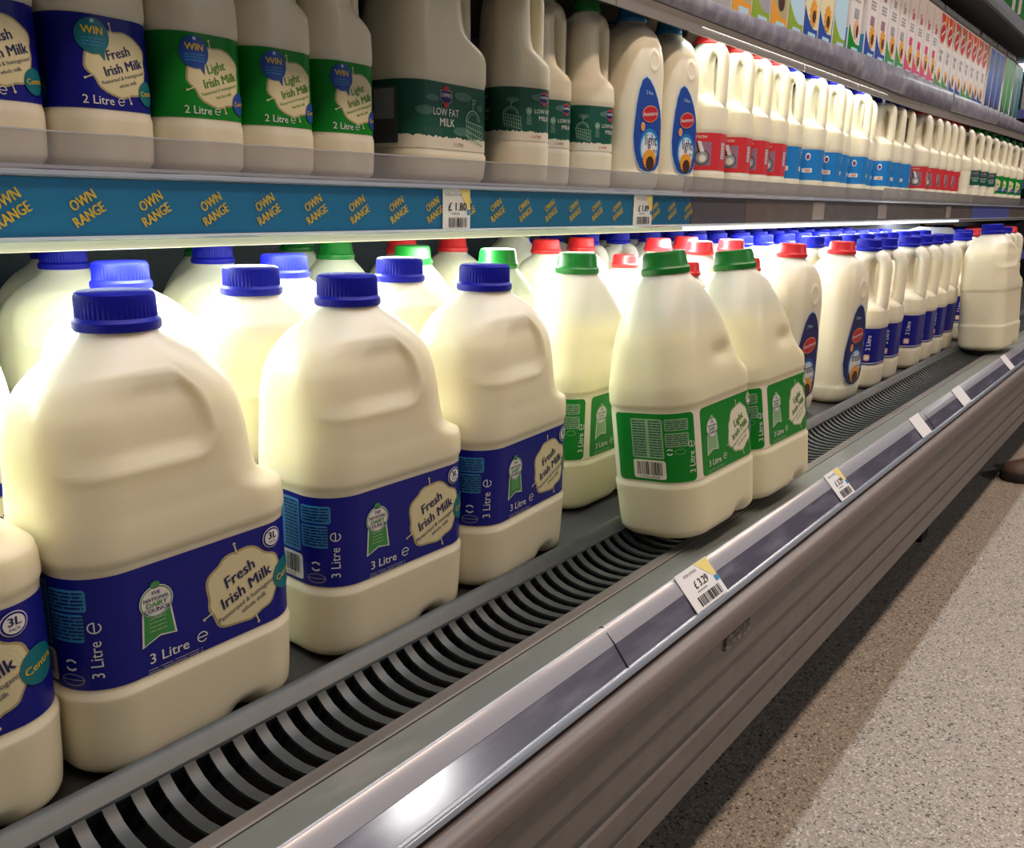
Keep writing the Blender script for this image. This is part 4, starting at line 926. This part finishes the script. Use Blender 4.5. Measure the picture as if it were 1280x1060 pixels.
for i, (x, y) in enumerate(((1.618, 0.808), (1.740, 0.808), (1.838, 0.810), (1.936, 0.810))): two(x, y, 'red2', CAP_R, '%s red-labelled handled bottle from the left in the lit shelf' % ORD[i], -82, 'red-labelled bottles on the middle shelf')
for i, (x, y) in enumerate(((2.040, 0.815), (2.175, 0.808), (2.305, 0.808), (2.405, 0.822), (2.525, 0.808))): two(x, y, 'azure2', CAP_B, '%s sky-blue-labelled handled bottle from the left, beside the red-labelled ones' % ORD[i], -85, 'sky-blue-labelled bottles on the middle shelf')
for i, (x, y) in enumerate(((2.66, 0.835), (2.765, 0.81), (2.87, 0.81), (2.975, 0.81))): two(x, y, 'azure2', CAP_B, '%s from left of the further, dimmer sky-blue-labelled bottles' % ORD[i], -85, 'further blue-labelled bottles on the middle shelf')
for i, x in enumerate((3.15, 3.29, 3.40, 3.51, 3.62)): two(x, 0.80, 'red2', CAP_R, '%s from left of the far red-labelled bottles' % ORD[i], -85, 'far red-labelled bottles on the middle shelf')
two(3.80, 0.80, None, CAP_R, 'plain pale handled bottle after the far red-labelled ones', -85, 'far red-labelled bottles on the middle shelf')
for i, (x, l) in enumerate(((3.98, 'low2'), (4.13, 'low2'), (4.30, 'low2'), (4.48, 'green2'), (4.62, 'green2'), (4.80, 'green2'), (4.98, 'green2'))): two(x, 0.80, l, CAP_G, '%s from left of the dim green-labelled bottles at the far end' % ORD[i], -70, 'dim green bottles at the far end of the middle shelf')
for i in range(9):
    x = 1.64+0.112*i
    two(x, 0.930, 'red2' if x < 2.0 else 'azure2', CAP_R if x < 2.0 else CAP_B, '%s bottle from left in the row behind the lit red and sky-blue ones' % ORD[i], -85, 'second row of the lit middle shelf')

# ------------------------------------------------------------------ cartons on the upper shelf
CW, CH = 0.074, 0.235
def carton_me(fm):
    w = CW/2-0.001; h = CH*0.86
    v = [(-w, -w, 0), (w, -w, 0), (w, w, 0), (-w, w, 0), (-w, -w, h), (w, -w, h), (w, w, h), (-w, w, h), (-w, -0.004, CH), (w, -0.004, CH), (w, 0.004, CH), (-w, 0.004, CH), (-w, -0.004, CH+.014), (w, -0.004, CH+.014), (w, 0.004, CH+.014), (-w, 0.004, CH+.014)]
    f = [(3, 2, 1, 0), (0, 1, 5, 4), (1, 2, 6, 5), (2, 3, 7, 6), (3, 0, 4, 7), (4, 5, 9, 8), (6, 7, 11, 10), (5, 6, 10, 9), (7, 4, 8, 11), (8, 9, 13, 12), (10, 11, 15, 14), (9, 10, 14, 13), (11, 8, 12, 15), (12, 13, 14, 15)]
    me = mesh('box', v, f, fm)
    bm = bmesh.new(); bm.from_mesh(me); bmesh.ops.bevel(bm, geom=[e for e in bm.edges], offset=0.0012, segments=1, affect='EDGES'); bm.to_mesh(me); bm.free()
    return me
def carton_print(kind):
    p = Print(); w = CW/2-0.002
    foot, word, wm, fruit, base = kind
    p.rect(-w, w, 0.001, CH*0.85, base or M_CARTON, 0)
    if foot:
        p.fan([(-w, 0.001), (w, 0.001), (w, 0.034), (w*0.4, 0.033), (0, 0.038), (-w*0.5, 0.050), (-w, 0.068)], foot, 1, (-w*0.2, 0.02))
        p.rrect(-w*0.35, w*0.75, 0.008, 0.026, 0.001, MAT_PALESKY, 2)
    if fruit:
        if fruit == 'sun':
            pts = [((0.020 if i % 2 else 0.014)*math.cos(2*math.pi*i/28)+0.008, (0.026 if i % 2 else 0.020)*math.sin(2*math.pi*i/28)+0.060) for i in range(28)]
            p.fan(pts, MAT_ORANGE, 3, (0.008, 0.060)); p.ellipse(0.011, 0.055, 0.009, 0.011, MAT_BROWN, 4)
        else: p.ellipse(0.006, 0.062, 0.014, 0.018, fruit, 3); p.ellipse(0.012, 0.058, 0.007, 0.012, MAT_BROWN, 4)
    if word:
        p.text(word, 0, 0.150, 0.034, wm, 3, rot=0.0, sx=0.62, bold=0.02); p.lines(-0.018, 0.018, 0.112, 0.132, 3, MAT_GREY, 3, 4)
        p.rect(-0.012, 0.014, 0.082, 0.100, wm, 3)
    return p
def carton_print_red(foot):
    p = Print(); w = CW/2-0.002; p.rect(-w, w, 0.001, CH*0.85, M_CARTON, 0)
    p.fan([(-w, CH*0.85), (w, CH*0.85), (w, 0.165), (0.005, 0.185), (-w*0.6, 0.175)], MAT_LRED, 1); p.fan([(0.006, CH*0.85), (0.024, CH*0.85), (0.016, 0.150), (0.008, 0.120), (0.004, 0.150)], MAT_MGREEN if foot is MAT_RBLUE else MAT_ORANGE, 2); p.ellipse(-0.004, 0.152, 0.027, 0.024, MAT_PEACH, 3, 0.5); p.ellipse(-0.004, 0.152, 0.0245, 0.0215, MAT_RED, 4, 0.5); p.line((-0.018, 0.146), (0.010, 0.160), 0.005, MAT_WHITE, 5)
    p.text('Super\nMilk', 0, 0.100, 0.022, MAT_GREY, 3, sx=0.75, bold=0.01)
    p.fan([(-w, 0.001), (w, 0.001), (w, 0.030), (0, 0.032), (-w*0.5, 0.042), (-w, 0.052)], foot, 1, (-w*0.2, 0.015)); p.ellipse(0.004, 0.050, 0.015, 0.018, MAT_ORANGE, 3); p.ellipse(0.009, 0.046, 0.008, 0.011, MAT_BROWN, 4)
    return p
KINDS = {
 'gold': ((MAT_ORANGE, None, None, MAT_BROWN, MAT_EDGE), 'brown and gold carton'),
 'grey': ((MAT_GRASS, None, None, None, MAT_GREY), 'grey and green carton'),
 'sky': ((MAT_GRASS, None, None, None, MAT_PALESKY), 'pale sky carton with a green foot'),
 'sunblue': ((MAT_RBLUE, None, None, 'sun', MAT_CREAM), 'carton with a big sunflower and deep blue foot'),
 'green': ((MAT_GREEN, 'So', MAT_GREY, MAT_PEACH, None), 'white carton with a green foot'),
 'blue': ((MAT_RBLUE, 'So', MAT_MAUVE, 'sun', None), 'white carton with a sunflower and blue foot'),
 'teal': ((MAT_MGREEN, 'So', MAT_GREY, 'sun', None), 'white carton with a sunflower and leaf-green foot'),
 'pink': ((MAT_PINK, 'So', MAT_PINK, 'sun', None), 'white carton with pink words and pink foot'),
 'royal': ((MAT_INDIGO, None, None, None, MAT_RBLUE), 'all royal-blue carton'),
 'dgreen': ((MAT_DGREEN, None, None, None, MAT_MGREEN), 'dark green carton'),
 'teald': ((MAT_DGREEN, None, None, None, MAT_TEAL), 'grey-teal carton'),
}
CBOX = carton_me(M_CARTON); CPR = {}
for k_, (kd, _) in KINDS.items(): o = carton_print(kd).build('print', flat_front(0, -CW/2+0.001, 0)); CPR[k_] = o.data; bpy.data.objects.remove(o)
for k_, ft in (('redblue', MAT_RBLUE), ('redgreen', MAT_MGREEN)): o = carton_print_red(ft).build('print', flat_front(0, -CW/2+0.001, 0)); CPR[k_] = o.data; bpy.data.objects.remove(o); KINDS[k_] = (None, 'white and red carton with %s foot' % ('blue' if ft is MAT_RBLUE else 'green'))
SIDE = mesh('side_print', [(-CW/2+0.0004, CW/2-0.003, 0.002), (-CW/2+0.0004, -CW/2+0.003, 0.002), (-CW/2+0.0004, -CW/2+0.003, 0.06), (-CW/2+0.0004, CW/2-0.003, 0.06)], [(0, 1, 2, 3)], MAT_SKY)
seq = ['gold', 'grey', 'gold', 'sky', 'sunblue', 'sunblue', 'sky', 'green', 'blue', 'blue', 'teal', 'teal', 'pink', 'pink', 'pink', 'pink', 'redgreen', 'redgreen', 'redblue', 'redblue', 'redgreen', 'redgreen', 'redblue', 'redblue', 'royal', 'royal', 'royal', 'dgreen', 'dgreen', 'teald', 'teald']
xs = [1.70, 1.792, 1.885, 1.978, 2.070, 2.162, 2.262, 2.372, 2.50, 2.593, 2.686, 2.78, 2.873, 2.963, 3.053, 3.143, 3.236, 3.330, 3.432, 3.526, 3.62, 3.714, 3.808, 3.902, 4.04, 4.14, 4.24, 4.37, 4.47, 4.59, 4.69]
cnt = {}
for kx, x in zip(seq, xs):
    cnt[kx] = cnt.get(kx, 0)+1; n = seq.count(kx)
    lab = KINDS[kx][1]+(', %s of %d along the upper shelf' % (ORD[cnt[kx]-1], n) if n > 1 else ' on the upper shelf')
    o = thing('milk_carton', lab, 'carton', (x, 0.826, Z0+uz(x)+(0.0225 if x < 1.75 else 0.018)), 'cartons on the upper shelf', (0, 0, R(random.uniform(-0.8, 0.8)))); o.scale = (1.21, 1.21, 1.20)
    link('box', CBOX, o); link('print', CPR[kx], o)
    if kx not in ('royal', 'dgreen', 'teald', 'gold', 'grey'): link('side_print', SIDE, o)

# ------------------------------------------------------------------ price tags
def tag_paper(name, label, fn, wd, ht, price, blank=False, yellow=True):
    t = link(name, mesh(name, [fn(*q) for q in ((-wd/2, -ht/2, 0.0), (wd/2, -ht/2, 0.0), (wd/2, ht/2, 0.0), (-wd/2, ht/2, 0.0), (-wd/2, -ht/2, 0.0006), (wd/2, -ht/2, 0.0006), (wd/2, ht/2, 0.0006), (-wd/2, ht/2, 0.0006))],
             [(3, 2, 1, 0), (4, 5, 6, 7), (0, 1, 5, 4), (1, 2, 6, 5), (2, 3, 7, 6), (3, 0, 4, 7)], M_PAPER))
    tag(t, label, 'price tag')
    p = Print()
    if not blank:
        if yellow: p.fan([(wd*0.10, ht*0.49), (wd*0.49, ht*0.49), (wd*0.49, -ht*0.02), (wd*0.36, ht*0.05)], mat('tag_yellow', (0.75, 0.62, 0.22), 0.5), 1); p.rect(wd*0.38, wd*0.49, -ht*0.14, ht*0.0, MAT_SKY, 1)
        p.text('EXTRA LOW MILK', -wd*0.12, ht*0.36, ht*0.10, MAT_DGREY, 2, sx=0.8)
        p.text('£ '+price, wd*0.02, ht*0.06, ht*0.28, MAT_BLACK, 2, bold=0.02)
        p.lines(-wd*0.2, wd*0.1, -ht*0.14, -ht*0.06, 1, MAT_GREY, 2, 3)
        p.barcode(-wd*0.30, wd*0.40, -ht*0.44, -ht*0.20, 9, 2)
    if p.V: p.build('print', fn, t, base=0.0007)
    return t
def strip_fn(cx): return lambda s, h, off: (cx+s, 0.6183-off, Z0-0.0105+h)
tag_paper('price_tag', 'white price tag in the blue strip, left one of the two', strip_fn(0.692), 0.042, 0.041, '1.80')
tag_paper('price_tag', 'white price tag in the blue strip near its right end', strip_fn(1.077), 0.050, 0.041, '1.89')
ra = Vector((0, 0.3372-0.3652, -0.3968+0.3672)).normalized(); rn = Vector((0, ra.z, -ra.y))
KT = 0.965
def rail_fn(cx, sk=0.0): return lambda s, h, off: (cx*KT+s+sk*h, 0.3516*KT+ra.y*(-h)+rn.y*(off+0.0024), Z0-0.3824*KT+ra.z*(-h)+rn.z*(off+0.0024))
tag_paper('price_tag', 'nearest white price tag on the front rail below the tilted green jug', rail_fn(0.772), 0.068, 0.041, '3.29')
tag_paper('price_tag', 'white price tag on the front rail right of the tilted green jugs', rail_fn(1.205), 0.055, 0.041, '3.29')
tag_paper('price_tag', 'faded blank paper tag on the front rail, nearer of the two far ones', rail_fn(1.650), 0.060, 0.040, '', True)
tag_paper('price_tag', 'faded blank paper tag on the front rail, farther of the two far ones', rail_fn(1.985), 0.070, 0.040, '', True)
tag_paper('price_tag', 'faded paper tag on the front rail beside the tilted unlabelled jug', rail_fn(2.52), 0.060, 0.040, '', True)

# ------------------------------------------------------------------ shoe on the floor
def shoe():
    o = thing('shoe', 'brown shoe toe with dark sole on the floor at the right frame edge', 'shoe', (2.84, 0.262, 0), None, (0, 0, R(-33)))
    # local -x is the toe
    def outline(t, k):  # t along length 0 (toe) .. 1 (heel): half width
        return k*(0.052*math.sqrt(max(1-((t-0.28)/0.28)**2, 0)) if t < 0.28 else 0.052-0.014*math.sin(math.pi*min((t-0.28)/0.45, 1))*0.9 if t < 0.73 else 0.044*math.sqrt(max(1-((t-0.70)/0.31)**2, 0.0)))
    def body(name, levels, m_):
        v = []; f = []; N = 28
        for z, k, L0, L1 in levels:
            for side in (1, -1):
                for i in range(N):
                    t = i/(N-1) if side == 1 else 1-i/(N-1)
                    tt = min(max(t, 0.002), 0.998)
                    v.append((-0.14+L0+(0.29-L0-L1)*t, side*outline(tt, k), z(t) if callable(z) else z))
        n = 2*N
        for j in range(len(levels)-1):
            for i in range(n): f.append((j*n+i, j*n+(i+1) % n, (j+1)*n+(i+1) % n, (j+1)*n+i))
        f.append(tuple(range(n))); f.append(tuple(range((len(levels)-1)*n, len(levels)*n)))
        me = mesh(name, v, f, m_, smooth=True)
        bm = bmesh.new(); bm.from_mesh(me); bmesh.ops.recalc_face_normals(bm, faces=bm.faces); bm.to_mesh(me); bm.free()
        try: me.set_sharp_from_angle(angle=R(50))
        except Exception: pass
        return link(name, me, o)
    body('sole', [(0.0, 0.97, 0.004, 0.004), (0.004, 1.02, 0, 0), (0.024, 1.03, 0, 0), (0.027, 1.0, 0.002, 0.002)], M_SOLE)
    up = lambda b: (lambda t: 0.026+(0.026+0.055*sstep(0.25, 0.75, t))*b)
    body('upper', [(up(0), 0.98, 0.004, 0.004), (up(0.35), 0.96, 0.006, 0.005), (up(0.7), 0.82, 0.018, 0.008), (up(0.93), 0.58, 0.040, 0.012), (up(1.0), 0.34, 0.065, 0.020)], M_LEATHER)
    return o
shoe()

# ------------------------------------------------------------------ beyond the far end
sg = thing('hanging_sign', 'round green sign with white rim and white letters hanging at the top right corner', 'sign', (6.0, 1.0, Z0+1.20), None, (0, 0, R(-80)))
def disc_me(name, r, y0, y1, m_):
    me = lathe_me(name, [(r, 0), (r, y1-y0)], m_, 48)
    for v in me.vertices: x, y, z = v.co; v.co = (x, y0+z, y)
    return me
link('rim', disc_me('rim', 0.215, 0.004, 0.016, MAT_WHITE), sg); link('face', disc_me('face', 0.172, 0.0, 0.004, MAT_GREEN), sg)
p = Print(); p.text('llo', -0.035, -0.075, 0.15, MAT_WHITE, 2, bold=0.01); p.build('lettering', flat_front(0, 0, 0), sg)
rod = link('hanging_rod', tube_me('hanging_rod', [(0, 0.010, 0.21), (0, 0.010, 0.5), (0, 0.010, 1.0)], [0.006]*3, M_SHELF, 8), sg)
fx = thing('far_chiller', 'dim further chiller with lit top and pale packs beyond the far end of the shelves', 'chiller', (7.2, 0.40, 0), None, (0, 0, R(-90)))
link('back', box_me('back', 0, 0.45, 0.95, 1.9, 0.06, 1.9, M_BACK), fx)
link('canopy', box_me('canopy', 0, 0.10, 1.78, 1.9, 0.7, 0.14, M_BACK, 0.01), fx)
link('lamp', box_me('lamp', 0, -0.24, 1.67, 1.8, 0.05, 0.05, M_TUBE, 0.01), fx)
for z in (0.45, 0.92, 1.38): link('shelf_plate', box_me('shelf_plate', 0, 0.12, z, 1.9, 0.6, 0.03, M_SHELF, 0.004), fx); link('price_strip', box_me('price_strip', 0, -0.19, z, 1.9, 0.012, 0.06, mat('strip_periwinkle', (0.12, 0.14, 0.45), 0.4), 0.003), fx)
PK = box_me('pack_body', 0, 0, 0.11, 0.13, 0.10, 0.22, mat('pack_pale', (0.42, 0.40, 0.42), 0.5), 0.012)
PL = box_me('pack_print', 0, -0.051, 0.10, 0.09, 0.004, 0.10, mat('pack_rose', (0.40, 0.20, 0.20), 0.5), 0.001)
q = 0
for z in (0.935, 1.395):
    for i in range(12):
        o = thing('drink_pack', 'pale rosy pack in the far chiller, %s along its %s shelf' % (ORD[i], 'middle' if z < 1 else 'top'), 'pack', (7.12, 1.24-0.15*i, z+0.001), 'packs on the far chiller', (0, 0, R(-90)))
        link('pack_body', PK, o); link('pack_print', PL, o)
